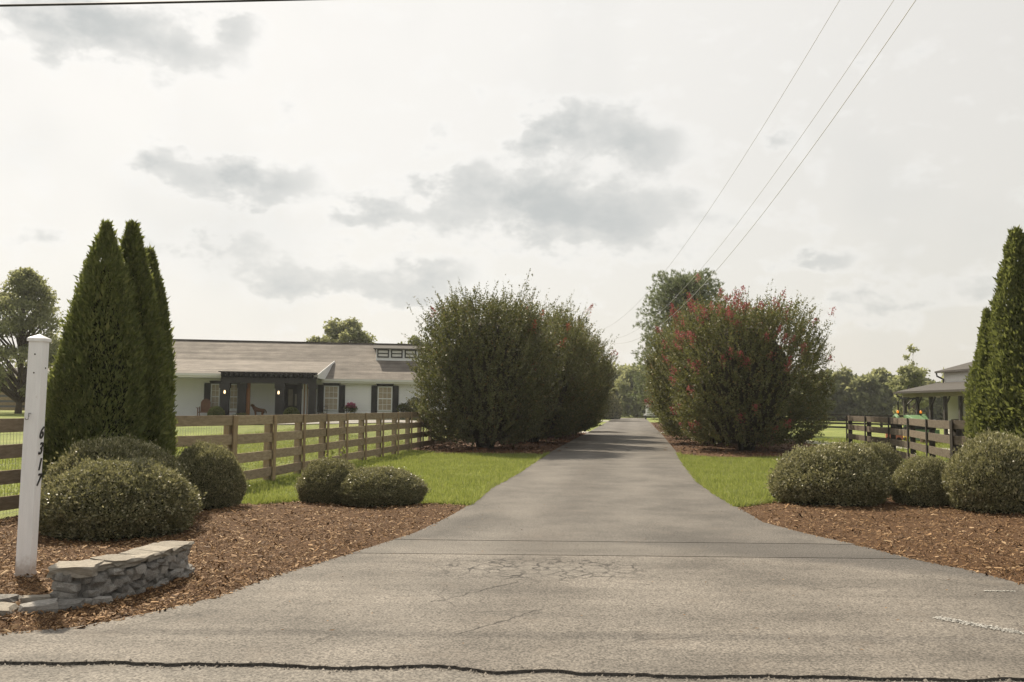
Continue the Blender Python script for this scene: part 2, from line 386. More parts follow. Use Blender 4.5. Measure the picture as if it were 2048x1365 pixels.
def lawn_mat():
    m = bpy.data.materials.new('lawn'); m.use_nodes = True; t = NT(m.node_tree)
    o = t.n('ShaderNodeOutputMaterial'); p = t.n('ShaderNodeBsdfPrincipled'); t.l(p.outputs[0], o.inputs[0])
    p.inputs['Roughness'].default_value = .85; p.inputs['Specular IOR Level'].default_value = .15
    co = t.n('ShaderNodeTexCoord').outputs['Object']
    a = t.noise(co, .22, 6, .65); f = t.noise(co, 14, 4, .7)
    mp = t.n('ShaderNodeMapping'); mp.inputs['Scale'].default_value = (1, .25, 1); t.l(co, mp.inputs[0])
    s = t.noise(mp.outputs[0], 2.2, 4)
    c = t.ramp(a, [(.3, (.155, .195, .050)), (.55, (.22, .25, .070)), (.75, (.30, .30, .115))])
    c = t.mix(.5, c, t.ramp(f, [(.3, .55), (.7, 1.35)]), 'MULTIPLY')
    c = t.mix(.35, c, t.ramp(s, [(.35, .7), (.65, 1.25)]), 'MULTIPLY')
    t.l(c, p.inputs['Base Color'])
    tr = t.n('ShaderNodeBsdfTranslucent')
    b = t.n('ShaderNodeBump'); b.inputs['Strength'].default_value = 1.0; b.inputs['Distance'].default_value = .06
    t.l(f, b.inputs['Height']); t.l(b.outputs[0], p.inputs['Normal'])
    MATS['lawn'] = m
lawn_mat()

# ------------------------------------------------------------------ builders
def link(o, parent=None):
    COL.objects.link(o)
    if parent is not None: o.parent = parent
    return o

def tag(o, label=None, cat=None, group=None, kind=None):
    if label: o['label'] = label
    if cat: o['category'] = cat
    if group: o['group'] = group
    if kind: o['kind'] = kind
    return o

def thing(name, label, cat, loc=(0, 0, 0), rz=0.0, group=None):
    o = bpy.data.objects.new(name, None)
    o.empty_display_size = 0.2
    o.location = loc; o.rotation_euler = (0, 0, rz)
    link(o)
    return tag(o, label, cat, group)

def mesh_np(name, V, F, material, smooth=False):
    """fast mesh from numpy arrays: V (n,3), F (m,k)"""
    me = bpy.data.meshes.new(name)
    V = np.ascontiguousarray(V, dtype=np.float32); F = np.ascontiguousarray(F, dtype=np.int32)
    me.vertices.add(len(V)); me.vertices.foreach_set('co', V.ravel())
    k = F.shape[1]
    me.loops.add(F.size); me.loops.foreach_set('vertex_index', F.ravel())
    me.polygons.add(len(F)); me.polygons.foreach_set('loop_start', np.arange(0, F.size, k, dtype=np.int32))
    me.update(calc_edges=True)
    if smooth: me.polygons.foreach_set('use_smooth', np.ones(len(F), dtype=bool))
    me.materials.append(MATS[material])
    return me

def obj(name, me, parent=None, loc=None):
    o = bpy.data.objects.new(name, me)
    if loc is not None: o.location = loc
    return link(o, parent)

class MB:
    def __init__(s): s.v = []; s.f = []
    def add(s, vs, fs):
        n = len(s.v); s.v += [tuple(p) for p in vs]; s.f += [tuple(i + n for i in f) for f in fs]; return s
    def box(s, x0, x1, y0, y1, z0, z1):
        return s.add([(x0, y0, z0), (x1, y0, z0), (x1, y1, z0), (x0, y1, z0), (x0, y0, z1), (x1, y0, z1), (x1, y1, z1), (x0, y1, z1)],
                     [(0, 3, 2, 1), (4, 5, 6, 7), (0, 1, 5, 4), (1, 2, 6, 5), (2, 3, 7, 6), (3, 0, 4, 7)])
    def bar(s, a, b, wd, ht, up=(0, 0, 1)):
        """rectangular bar from a to b; wd sideways, ht along up"""
        a, b = Vector(a), Vector(b); d = (b - a).normalized(); u = Vector(up)
        sd = d.cross(u)
        if sd.length < 1e-4: sd = Vector((1, 0, 0))
        sd.normalize(); u = sd.cross(d).normalized()
        q = [(-1, -1), (1, -1), (1, 1), (-1, 1)]
        vs = [a + sd * i * wd / 2 + u * j * ht / 2 for i, j in q] + [b + sd * i * wd / 2 + u * j * ht / 2 for i, j in q]
        return s.add(vs, [(3, 2, 1, 0), (4, 5, 6, 7), (0, 1, 5, 4), (1, 2, 6, 5), (2, 3, 7, 6), (3, 0, 4, 7)])
    def tube(s, pts, rad, n=6, cap=True):
        pts = [Vector(p) for p in pts]
        if not hasattr(rad, '__len__'): rad = [rad] * len(pts)
        rings = []
        for i, p in enumerate(pts):
            d = (pts[min(i + 1, len(pts) - 1)] - pts[max(i - 1, 0)]).normalized()
            u = Vector((0, 0, 1)) if abs(d.z) < .9 else Vector((1, 0, 0))
            a = d.cross(u).normalized(); b = d.cross(a).normalized()
            rings.append([p + (a * math.cos(2 * math.pi * k / n) + b * math.sin(2 * math.pi * k / n)) * rad[i] for k in range(n)])
        vs = [q for r in rings for q in r]; fs = []
        for i in range(len(pts) - 1):
            for k in range(n):
                k2 = (k + 1) % n
                fs.append((i * n + k, i * n + k2, (i + 1) * n + k2, (i + 1) * n + k))
        if cap:
            fs.append(tuple(range(n - 1, -1, -1))); fs.append(tuple((len(pts) - 1) * n + k for k in range(n)))
        return s.add(vs, fs)
    def lathe(s, prof, n=16, c=(0, 0, 0)):
        vs = []; fs = []
        for r, z in prof:
            vs += [(c[0] + r * math.cos(2 * math.pi * k / n), c[1] + r * math.sin(2 * math.pi * k / n), c[2] + z) for k in range(n)]
        for i in range(len(prof) - 1):
            for k in range(n):
                k2 = (k + 1) % n
                fs.append((i * n + k, i * n + k2, (i + 1) * n + k2, (i + 1) * n + k))
        return s.add(vs, fs)
    def prism(s, poly, z0, z1):
        """vertical prism over an xy outline"""
        n = len(poly); vs = [(x, y, z0) for x, y in poly] + [(x, y, z1) for x, y in poly]
        tri = tessellate_polygon([[Vector((x, y, 0)) for x, y in poly]])
        fs = [tuple(i + n for i in t) for t in tri] + [tuple(reversed(t)) for t in tri]
        fs += [(i, (i + 1) % n, (i + 1) % n + n, i + n) for i in range(n)]
        return s.add(vs, fs)
    def mesh(s, name, material, smooth=False, fix=True):
        me = bpy.data.meshes.new(name); me.from_pydata(s.v, [], s.f)
        if fix:
            bm = bmesh.new(); bm.from_mesh(me); bmesh.ops.recalc_face_normals(bm, faces=bm.faces); bm.to_mesh(me); bm.free()
        if smooth:
            me.polygons.foreach_set('use_smooth', [True] * len(me.polygons))
        me.materials.append(MATS[material]); me.update()
        return me
    def build(s, name, material, parent=None, smooth=False, loc=None, fix=True):
        return obj(name, s.mesh(name, material, smooth, fix), parent, loc)

def bevel(o, wd=.01, seg=2):
    m = o.modifiers.new('bevel', 'BEVEL'); m.width = wd; m.segments = seg; m.limit_method = 'ANGLE'
    return o

def copy_tree(o, parent=None):
    c = o.copy(); COL.objects.link(c); c.parent = parent
    for ch in list(o.children): copy_tree(ch, c)
    return c

def norm(a): return a / np.maximum(np.linalg.norm(a, axis=1, keepdims=True), 1e-9)
def rand_dirs(n): return norm(RNG.normal(size=(n, 3)))

def leaf_quads(P, A, N, L, W, fold=0.0):
    """pointed leaves: P base points, A axis direction, N facing, L lengths, W widths"""
    A = norm(A); S = norm(np.cross(A, N)); n = len(P)
    L = np.broadcast_to(np.asarray(L, float), (n,))[:, None]; W = np.broadcast_to(np.asarray(W, float), (n,))[:, None]
    V = np.empty((n, 4, 3))
    V[:, 0] = P; V[:, 2] = P + A * L
    mid = P + A * L * .45
    V[:, 1] = mid + S * W / 2; V[:, 3] = mid - S * W / 2
    F = np.arange(n * 4).reshape(n, 4)
    return V.reshape(-1, 3), F

def S01(a, b, x):
    t = np.clip((x - a) / (b - a), 0, 1); return t * t * (3 - 2 * t)

def terrain(x, y):
    x = np.asarray(x, float); y = np.asarray(y, float)
    rise = .78 * S01(38, 49, y) * S01(-.5, -6, x)
    far = .9 * S01(50, 75, y) * S01(-8, -22, x) * .3
    return rise + far + .03 * np.sin(x * .31 + 1) * np.sin(y * .27) * S01(36, 60, y) * S01(1.0, 5.0, np.abs(x - 3.3 - .136 * (y - 31)) - 2.0)
def tz(x, y): return float(terrain(x, y))

def inside_poly(px, py, poly):
    px = np.asarray(px); py = np.asarray(py); c = np.zeros(px.shape, bool); n = len(poly)
    for i in range(n):
        x0, y0 = poly[i]; x1, y1 = poly[(i + 1) % n]
        cond = (y0 > py) != (y1 > py)
        with np.errstate(divide='ignore', invalid='ignore'):
            xi = (x1 - x0) * (py - y0) / (y1 - y0 + 1e-12) + x0
        c ^= cond & (px < xi)
    return c

# ------------------------------------------------------------------ the ground
def build_ground():
    xs = np.unique(np.concatenate([np.linspace(-600, -60, 28), np.linspace(-60, 60, 121), np.linspace(60, 600, 28)]))
    ys = np.unique(np.concatenate([np.linspace(-200, -5, 14), np.linspace(-5, 160, 166), np.linspace(160, 900, 38)]))
    X, Y = np.meshgrid(xs, ys); V = np.stack([X, Y, terrain(X, Y)], -1).reshape(-1, 3)
    nx = len(xs); i = np.arange(len(ys) - 1)[:, None] * nx + np.arange(nx - 1)[None]
    F = np.stack([i, i + 1, i + nx + 1, i + nx], -1).reshape(-1, 4)
    tag(obj('ground', mesh_np('ground', V, F, 'lawn', True)), 'mown yellow green lawn reaching to the woods', kind='structure')
build_ground()

LIP = [(-9, 5.60), (-5.5, 5.57), (-4.2, 5.60), (-3.08, 5.59), (-2.75, 5.58), (-2.41, 5.63), (-2.08, 5.58), (-1.7, 5.61), (-1.39, 5.59), (-.96, 5.55), (-.7, 5.58), (-.48, 5.63), (-.38, 5.61), (-.29, 5.55),
       (-.16, 5.53), (-.05, 5.49), (.15, 5.53), (.34, 5.52), (.6, 5.47), (.84, 5.46), (1.3, 5.45), (1.9, 5.47), (2.5, 5.44), (3.08, 5.46), (4.5, 5.45), (9.5, 5.42)]
def jitter_line(pts, step, amp, seed):
    out = []
    for (a, b) in zip(pts[:-1], pts[1:]):
        L = math.hypot(b[0] - a[0], b[1] - a[1]); n = max(1, int(L / step))
        for k in range(n):
            t = k / n; x = a[0] + (b[0] - a[0]) * t; y = a[1] + (b[1] - a[1]) * t
            nn = noise.noise(Vector((x * 5, y * 5, seed))) + .5 * noise.noise(Vector((x * 17, y * 17, seed)))
            out.append((x + nn * amp * .6, y + nn * amp))
    out.append(pts[-1])
    return out
LEFT = [(-9, 5.75), (-5.6, 5.85), (-4.4, 6.0), (-3.46, 6.25), (-3.04, 6.44), (-2.7, 6.9), (-2.42, 7.42), (-2.13, 8.48), (-1.69, 9.68), (-1.18, 11.23), (-.88, 12.83), (-.63, 14.58),
        (-.45, 17.06), (.13, 21.2), (.96, 28.29), (2.31, 38.58), (3.65, 48.2), (4.75, 56.2), (6.6, 70), (11.3, 105), (16, 140)]
RIGHT = [(9.5, 5.9), (7.2, 6.6), (5.6, 7.6), (4.71, 8.37), (4.57, 9.09), (4.29, 9.7), (4.06, 10.64), (3.78, 11.46), (3.52, 12.64), (3.64, 14.62), (3.74, 16.2), (3.99, 19.11),
         (4.78, 24.71), (5.78, 31.3), (9.1, 54.63), (11.2, 70), (15.9, 104), (20.8, 140)]
def cut(line, y0, y1):
    out = []
    for a, b in zip(line[:-1], line[1:]):
        lo, hi = max(min(a[1], b[1]), y0), min(max(a[1], b[1]), y1)
        if hi <= lo: continue
        f = lambda y: (a[0] + (b[0] - a[0]) * (y - a[1]) / (b[1] - a[1]), y)
        for q in (f(lo), f(hi)):
            if not out or abs(q[1] - out[-1][1]) > 1e-6: out.append(q)
    return out
def slab(name, poly, z0, z1, top, side, label):
    """flat sheet with a real rim"""
    n = len(poly)
    m = MB(); tri = tessellate_polygon([[Vector((x, y, 0)) for x, y in poly]])
    m.add([(x, y, z1) for x, y in poly], [tuple(t) for t in tri])
    o = m.build(name, top)
    if o.data.polygons[0].normal.z < 0: o.data.flip_normals()
    r = MB(); r.add([(x, y, z0) for x, y in poly] + [(x, y, z1 - .001) for x, y in poly], [(i, (i + 1) % n, (i + 1) % n + n, i + n) for i in range(n)])
    r.build('broken_edge', side, o)
    return tag(o, label, kind='structure')
road = MB().add([(-120, -12, .008), (120, -12, .008), (120, 5.7, .008), (-120, 5.7, .008)], [(0, 1, 2, 3)]).build('road', 'asphalt_road')
tag(road, 'grey asphalt road along the near edge of the picture', kind='structure')
lipj = jitter_line(LIP, .022, .034, 3.1)
L1 = jitter_line(cut(LEFT, 5.75, 9.72), .08, .02, 1.1); R1 = jitter_line(cut(RIGHT, 5.9, 9.72), .08, .02, 2.1)
slab('driveway_apron', lipj + R1 + L1[::-1], 0, .027, 'asphalt_apron', 'asphalt_edge', 'flared pale asphalt driveway mouth with crazed cracks')
seam = lambda y, x0, x1, s: [(x, y + .012 * noise.noise(Vector((x * 3, s, 0))) + .004 * noise.noise(Vector((x * 20, s, 0)))) for x in np.linspace(x0, x1, 120)]
s2 = seam(9.715, -1.68, 4.28, 5.0); s2b = seam(10.72, -1.32, 4.03, 8.0)
slab('driveway_strip', s2 + jitter_line(cut(RIGHT, 9.72, 10.7), .08, .02, 4.1) + s2b[::-1] + jitter_line(cut(LEFT, 9.72, 10.7), .08, .02, 6.1)[::-1], 0, .031, 'asphalt_strip', 'asphalt_edge', 'narrow patched asphalt strip between two cross seams')
s1 = seam(10.69, -1.34, 4.04, 9.0)
slab('driveway', s1 + jitter_line(cut(RIGHT, 10.7, 140), .15, .03, 7.1) + jitter_line(cut(LEFT, 10.7, 140), .15, .03, 8.1)[::-1], 0, .035, 'asphalt_drive', 'asphalt_edge', 'long grey asphalt driveway running between the flowering shrubs')

def crumbs():
    n = 3600
    i = RNG.integers(0, len(lipj) - 1, n); L_ = np.array(lipj); P = L_[i] + RNG.normal(size=(n, 2)) * [.02, .022] + [0, -.018]
    sz = np.exp(RNG.normal(-5.0, .45, n)); z = np.where(P[:, 1] > L_[i][:, 1], .027, .008)
    T = np.array([[1, 0, 0], [-.5, .87, 0], [-.5, -.87, 0], [0, 0, 1.0], [.3, .3, .8]]); V = T[None] * sz[:, None, None] * RNG.uniform(.6, 1.3, (n, 5, 3)); a = RNG.uniform(0, 6.28, n)
    x = V[..., 0] * np.cos(a)[:, None] - V[..., 1] * np.sin(a)[:, None]; y = V[..., 0] * np.sin(a)[:, None] + V[..., 1] * np.cos(a)[:, None]
    V = np.stack([x + P[:, :1], y + P[:, 1:], V[..., 2] * .8 + z[:, None]], -1); k = np.arange(n)[:, None] * 5
    F = np.concatenate([k + [[0, 1, 4]], k + [[4, 1, 3]], k + [[1, 2, 3]], k + [[2, 0, 3]], k + [[0, 4, 3]]], 0)
    tag(obj('asphalt_crumbs', mesh_np('asphalt_crumbs', V.reshape(-1, 3), F, 'crumb'), bpy.data.objects['driveway_apron']), kind='stuff')
leaf_mat('crumb', [(0, (.05, .045, .04)), (.5, (.15, .135, .118)), (.9, (.21, .19, .165)), (1, (.28, .26, .23))], (.1, .1, .1), 0.0, .85, .2)
crumbs()
def ribbon(name, pts, wd, zoff, material, label):
    pts = [Vector((*p, 0)) for p in pts]
    fine = []
    for a, b in zip(pts[:-1], pts[1:]):
        n = max(2, int((b - a).length / .8))
        fine += [a + (b - a) * (k / n) for k in range(n)]
    fine.append(pts[-1])
    for _ in range(8):
        fine = [fine[0]] + [(fine[i - 1] + fine[i] * 2 + fine[i + 1]) / 4 for i in range(1, len(fine) - 1)] + [fine[-1]]
    V = []; F = []
    nq = 4
    for i, p in enumerate(fine):
        d = (fine[min(i + 1, len(fine) - 1)] - fine[max(i - 1, 0)]).normalized(); sd = Vector((-d.y, d.x, 0))
        for k in range(nq + 1):
            q = p + sd * wd * (k / nq - .5); V.append((q.x, q.y, tz(q.x, q.y) + zoff))
    for i in range(len(fine) - 1):
        for k in range(nq):
            a = i * (nq + 1) + k; F.append((a, a + 1, a + nq + 2, a + nq + 1))
    o = MB().add(V, F).build(name, material, smooth=True)
    for pl in o.data.polygons:
        if pl.normal.z < 0: o.data.flip_normals()
        break
    return tag(o, label, kind='structure')
ribbon('house_lane', [(7.0, 58.6), (4.5, 57.6), (1.5, 55.6), (-1.2, 51.6), (-4, 48.9), (-8, 47.2), (-14, 46), (-24, 44.6), (-40, 44)], 2.6, .035, 'gravel', 'pale lane curving past the front of the house')
ribbon('side_lane', [(14.5, 108), (9, 104), (2, 101), (-12, 99)], 6, .035, 'gravel', 'pale lane branching left far down the drive')
ribbon('barn_lane', [(10.2, 60), (13.5, 47.5), (15.3, 42.0), (17.5, 37.5), (20.5, 34.5), (26, 33)], 2.6, .03, 'gravel', 'grey gravel lane leading to the barn')

# mulch beds: a mounded sheet plus loose chips
def mulch_bed(name, poly, cell, hgt, label):
    xs = [p[0] for p in poly]; ys = [p[1] for p in poly]
    gx = np.arange(min(xs), max(xs) + cell, cell); gy = np.arange(min(ys), max(ys) + cell, cell)
    X, Y = np.meshgrid(gx, gy); ins = inside_poly(X, Y, poly)
    # distance to the outline for the mound
    D = np.full(X.shape, 1e9)
    for i in range(len(poly)):
        a = np.array(poly[i]); b = np.array(poly[(i + 1) % len(poly)]); ab = b - a
        t = np.clip(((X - a[0]) * ab[0] + (Y - a[1]) * ab[1]) / (ab @ ab + 1e-9), 0, 1)
        D = np.minimum(D, np.hypot(X - a[0] - t * ab[0], Y - a[1] - t * ab[1]))
    Z = .012 + hgt * S01(0, .7, D) + .02 * np.sin(X * 5.1 + 1.3 * np.sin(Y * 3.7)) * np.sin(Y * 4.3 + X * 1.7) * S01(0, .4, D) + terrain(X, Y)
    nx = len(gx); V = np.stack([X, Y, Z], -1).reshape(-1, 3)
    i = np.arange(len(gy) - 1)[:, None] * nx + np.arange(nx - 1)[None]
    ok = ins[:-1, :-1] | ins[1:, :-1] | ins[:-1, 1:] | ins[1:, 1:]
    F = np.stack([i, i + 1, i + nx + 1, i + nx], -1)[ok]
    used = np.unique(F); mp = np.full(len(V), -1); mp[used] = np.arange(len(used))
    o = obj(name, mesh_np(name, V[used], mp[F], 'mulch', True))
    tag(o, label, kind='structure')
    def zf(x, y):
        ix = np.clip(((x - gx[0]) / cell), 0, nx - 1.001); iy = np.clip((y - gy[0]) / cell, 0, len(gy) - 1.001)
        x0 = ix.astype(int); y0 = iy.astype(int); fx = ix - x0; fy = iy - y0
        return Z[y0, x0] * (1 - fx) * (1 - fy) + Z[y0, x0 + 1] * fx * (1 - fy) + Z[y0 + 1, x0] * (1 - fx) * fy + Z[y0 + 1, x0 + 1] * fx * fy
    return o, zf
def chips(name, parent, poly, zf, n, L, material, near=None):
    xs = [p[0] for p in poly]; ys = [p[1] for p in poly]
    P = np.stack([RNG.uniform(min(xs), max(xs), n * 3), RNG.uniform(min(ys), max(ys), n * 3)], 1)
    P = P[inside_poly(P[:, 0], P[:, 1], poly)]
    if near is not None:       # denser towards the camera
        keep = RNG.random(len(P)) < np.clip((near / np.maximum(P[:, 1], .1)) ** 2, .08, 1); P = P[keep]
    P = P[:n]; n = len(P)
    a = RNG.uniform(0, 2 * math.pi, n); tilt = RNG.normal(0, .42, n)
    A = np.stack([np.cos(a) * np.cos(tilt), np.sin(a) * np.cos(tilt), np.sin(tilt)], 1)
    N = norm(np.stack([RNG.normal(0, .45, n), RNG.normal(0, .45, n), np.ones(n)], 1))
    B = norm(np.cross(A, N))
    N2 = np.cross(B, A)
    l = L * np.exp(RNG.normal(0, .45, n)); wd = l * RNG.uniform(.16, .42, n); th = l * .08
    C = np.stack([P[:, 0], P[:, 1], zf(P[:, 0], P[:, 1]) + RNG.uniform(.0, .022, n)], 1)
    V = np.empty((n, 6, 3))
    l = l[:, None] / 2; wd = wd[:, None] / 2; th = th[:, None]
    V[:, 0] = C - A * l - B * wd; V[:, 1] = C - A * l + B * wd; V[:, 2] = C + A * l + B * wd * .5; V[:, 3] = C + A * l - B * wd * .5
    V[:, 4] = C - A * l * .7 + N2 * th * 2; V[:, 5] = C + A * l * .8 + N2 * th * 1.6
    i = np.arange(n)[:, None] * 6
    F = np.concatenate([i + [[0, 4, 5]], i + [[0, 5, 3]], i + [[1, 2, 5]], i + [[1, 5, 4]]], 0)
    o = obj(name, mesh_np(name, V.reshape(-1, 3), F, material), parent)
    return tag(o, kind='stuff')
BED_L = [(-9.4, 5.62), (-5.6, 5.8), (-4.4, 5.95), (-3.4, 6.2), (-2.98, 6.4), (-2.64, 6.88), (-2.36, 7.42), (-2.07, 8.48), (-1.63, 9.7), (-1.12, 11.23), (-.82, 12.83), (-.60, 14.52),
         (-1.25, 14.72), (-2.2, 14.98), (-3.43, 14.95), (-4.0, 14.3), (-4.6, 14.6), (-5.2, 15.6), (-5.7, 16.0), (-6.3, 14.9), (-6.6, 13.6), (-6.86, 12.3), (-8.0, 10.9), (-9.4, 9.6)]
BED_R = [(9.5, 5.8), (7.1, 6.55), (5.5, 7.55), (4.65, 8.35), (4.5, 9.09), (4.22, 9.7), (3.99, 10.64), (3.72, 11.46), (3.46, 12.64), (3.58, 14.6), (4.1, 15.1), (4.58, 15.6), (6.2, 17.2), (8.2, 19.2), (9.5, 21.0),
         (11.8, 22.2), (12.8, 19), (11.5, 15), (10.5, 9), (10.5, 6)]
BED_ML = [(-3.9, 33), (-2.75, 31.4), (-1.64, 30.1), (.2, 30.3), (1.12, 30.6), (2.3, 38.6), (3.6, 48.2), (4.55, 55.0), (3.6, 56.0), (1.4, 54.4), (-.4, 49), (-2.6, 41), (-4.2, 36)]
BED_MR = [(5.72, 30.9), (6.6, 30.0), (7.9, 29.6), (9.4, 30.2), (11.6, 32.4), (13.2, 38), (16.5, 60), (20.5, 98), (15.2, 98), (9.2, 54.63)]
bl, zl = mulch_bed('mulch_bed', BED_L, .12, .05, 'brown bark mulch bed left of the driveway mouth')
br, zr = mulch_bed('mulch_bed', BED_R, .12, .05, 'brown bark mulch bed right of the driveway mouth')
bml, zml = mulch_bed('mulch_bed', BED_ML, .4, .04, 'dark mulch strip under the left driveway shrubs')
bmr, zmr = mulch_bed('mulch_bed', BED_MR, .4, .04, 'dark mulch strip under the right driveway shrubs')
chips('bark_chips', bl, BED_L, zl, 72000, .026, 'chip', 7.0)
chips('bark_chips', br, BED_R, zr, 62000, .027, 'chip', 8.5)
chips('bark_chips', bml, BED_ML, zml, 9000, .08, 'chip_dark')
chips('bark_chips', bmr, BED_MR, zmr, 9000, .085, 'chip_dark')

# grass blades
def grass(name, poly, dens, hgt, wdt, avoid, label):
    xs = [p[0] for p in poly]; ys = [p[1] for p in poly]
    n = int((max(xs) - min(xs)) * (max(ys) - min(ys)) * dens)
    P = np.stack([RNG.uniform(min(xs), max(xs), n), RNG.uniform(min(ys), max(ys), n)], 1)
    ok = inside_poly(P[:, 0], P[:, 1], poly)
    for a in avoid: ok &= ~inside_poly(P[:, 0], P[:, 1], a)
    P = P[ok]; n = len(P)
    Z = terrain(P[:, 0], P[:, 1])
    a = RNG.uniform(0, 2 * math.pi, n)
    # soft, patchy growth and mower direction
    pat = .8 + .35 * np.sin(P[:, 0] * 2.3 + 1.1 * np.sin(P[:, 1] * 1.3)) * np.sin(P[:, 1] * 1.9 + P[:, 0])
    h = hgt * pat * np.exp(RNG.normal(0, .28, n))
    lean = np.abs(RNG.normal(0, .55, n))
    D = np.stack([np.cos(a) * np.sin(lean), np.sin(a) * np.sin(lean), np.cos(lean)], 1)
    sd = np.stack([-np.sin(a), np.cos(a), np.zeros(n)], 1) * (wdt * RNG.uniform(.7, 1.3, n))[:, None] / 2
    B = np.stack([P[:, 0], P[:, 1], Z - .005], 1)
    V = np.empty((n, 3, 3)); V[:, 0] = B - sd; V[:, 1] = B + sd; V[:, 2] = B + D * h[:, None]
    o = obj(name, mesh_np(name, V.reshape(-1, 3), np.arange(n * 3).reshape(n, 3), 'grass'))
    return tag(o, label, 'grass', kind='stuff')
DRV = cut(LEFT, 6, 140) + cut(RIGHT, 6, 140)[::-1]
AV = [BED_L, BED_R, BED_ML, BED_MR, DRV]
grass('grass', [(-5.6, 14.0), (-.3, 14.3), (.2, 21.2), (1.0, 30.2), (-2.5, 31.2), (-4.4, 36), (-5.4, 27), (-6.0, 18)], 1500, .075, .014, AV, 'bright green grass between the wood fence and the driveway')
grass('grass', [(3.5, 14.3), (9.5, 19.5), (13.0, 27), (13.6, 34), (12.2, 34), (9.6, 30.0), (5.6, 31.2), (4.6, 24.7), (3.8, 18)], 1300, .075, .014, AV, 'bright green grass right of the driveway before the pink shrub')
grass('grass', [(-9.5, 10.5), (-7.8, 12.5), (-7.4, 17), (-5.4, 17.2), (-4.9, 27), (-3.0, 38), (-10, 44), (-18, 38), (-16, 20), (-12, 12)], 260, .085, .024, AV, 'sunlit yard grass behind the brown wood fence')
grass('grass', [(12.9, 22), (14.5, 36), (11, 50), (18, 50), (26, 42), (22, 26)], 170, .09, .03, AV, 'sunlit paddock grass behind the dark fence')

def fringe(line, side, label, dens=190, hgt=.10):
    P = []; D = []
    for a, b in zip(line[:-1], line[1:]):
        L = math.hypot(b[0] - a[0], b[1] - a[1]); n = int(L * dens); u = np.array([(b[0] - a[0]) / L, (b[1] - a[1]) / L]); sd = np.array([-u[1], u[0]]) * side
        t_ = RNG.random(n)[:, None]; clump = .5 + .5 * np.sin(t_ * L * 7 + a[1] * 3) * np.sin(t_ * L * 2.3 + a[0] * 5)
        P.append(np.array(a) + u * t_ * L - sd * (RNG.random((n, 1)) * .11 - .03)); D.append(np.concatenate([sd * (.25 + .8 * clump) + RNG.normal(size=(n, 2)) * .4, np.ones((n, 1))], 1))
    P = np.concatenate(P); D = norm(np.concatenate(D)); n = len(P)
    B = np.stack([P[:, 0], P[:, 1], np.full(n, .01)], 1); h = (hgt * np.exp(RNG.normal(0, .35, n)))[:, None]
    S = norm(np.cross(D, rand_dirs(n))) * .007
    V = np.empty((n, 3, 3)); V[:, 0] = B - S; V[:, 1] = B + S; V[:, 2] = B + D * h
    tag(obj('grass', mesh_np('grass', V.reshape(-1, 3), np.arange(n * 3).reshape(n, 3), 'grass')), label, 'grass', kind='stuff')
fringe(cut(LEFT, 14.4, 30.5), -1, 'grass blades spilling over the left edge of the driveway')
fringe(cut(RIGHT, 14.6, 31), 1, 'grass blades spilling over the right edge of the driveway')
fringe([(-.62, 14.56), (-1.25, 14.72), (-2.2, 14.98), (-3.43, 14.95), (-4.0, 14.3)], 1, 'ragged grass edge along the back of the left mulch bed', 320, .11)
fringe([(3.58, 14.6), (4.1, 15.1), (4.58, 15.6), (6.2, 17.2)], -1, 'ragged grass edge along the back of the right mulch bed', 320, .11)
def debris():
    n = 150; y = 6 + 9 * RNG.random(n) ** 1.3; f = RNG.beta(.6, .6, n); x = -1.2 - .22 * (10 - y) + f * (5.2 + .3 * (10 - y).clip(0)) 
    P = np.stack([x, y, np.full(n, .042)], 1); a = RNG.uniform(0, 6.28, n)
    V, F = leaf_quads(P, np.stack([np.cos(a), np.sin(a), RNG.normal(0, .15, n)], 1), norm(RNG.normal(size=(n, 3)) * .35 + [0, 0, 1]), np.exp(RNG.normal(-3.7, .4, n)), .012)
    tag(obj('fallen_leaves', mesh_np('fallen_leaves', V, F, 'chip'), bpy.data.objects['driveway_apron']), kind='stuff')
debris()

# white scuffs left on the apron
for i, (x0, y0, x1, y1, wd) in enumerate([(3.25, 7.0, 3.75, 6.42, .075), (4.16, 8.02, 4.43, 8.03, .025)]):
    n = 1500 if i == 0 else 160; m = MB()
    for k in range(n):
        t = random.random(); q = random.gauss(0, .38)
        L = math.hypot(x1 - x0, y1 - y0); dx, dy = (x1 - x0) / L, (y1 - y0) / L
        if i == 0 and random.random() > .3 + .7 * abs(math.sin(t * 34 + q * 3)): continue
        cx = x0 + (x1 - x0) * t - dy * q * wd; cyy = y0 + (y1 - y0) * t + dx * q * wd; s = random.uniform(.0025, .007)
        m.add([(cx + s * math.cos(a) * 1.6, cyy + s * math.sin(a) * .7, .034) for a in (0, 1.3, 2.4, 3.5, 4.7, 5.6)], [tuple(range(6))])
    tag(m.build('tyre_mark', 'white_mark', bpy.data.objects['driveway_apron']), 'white scuffed tyre mark' if i == 0 else 'short white scuff', kind='stuff')

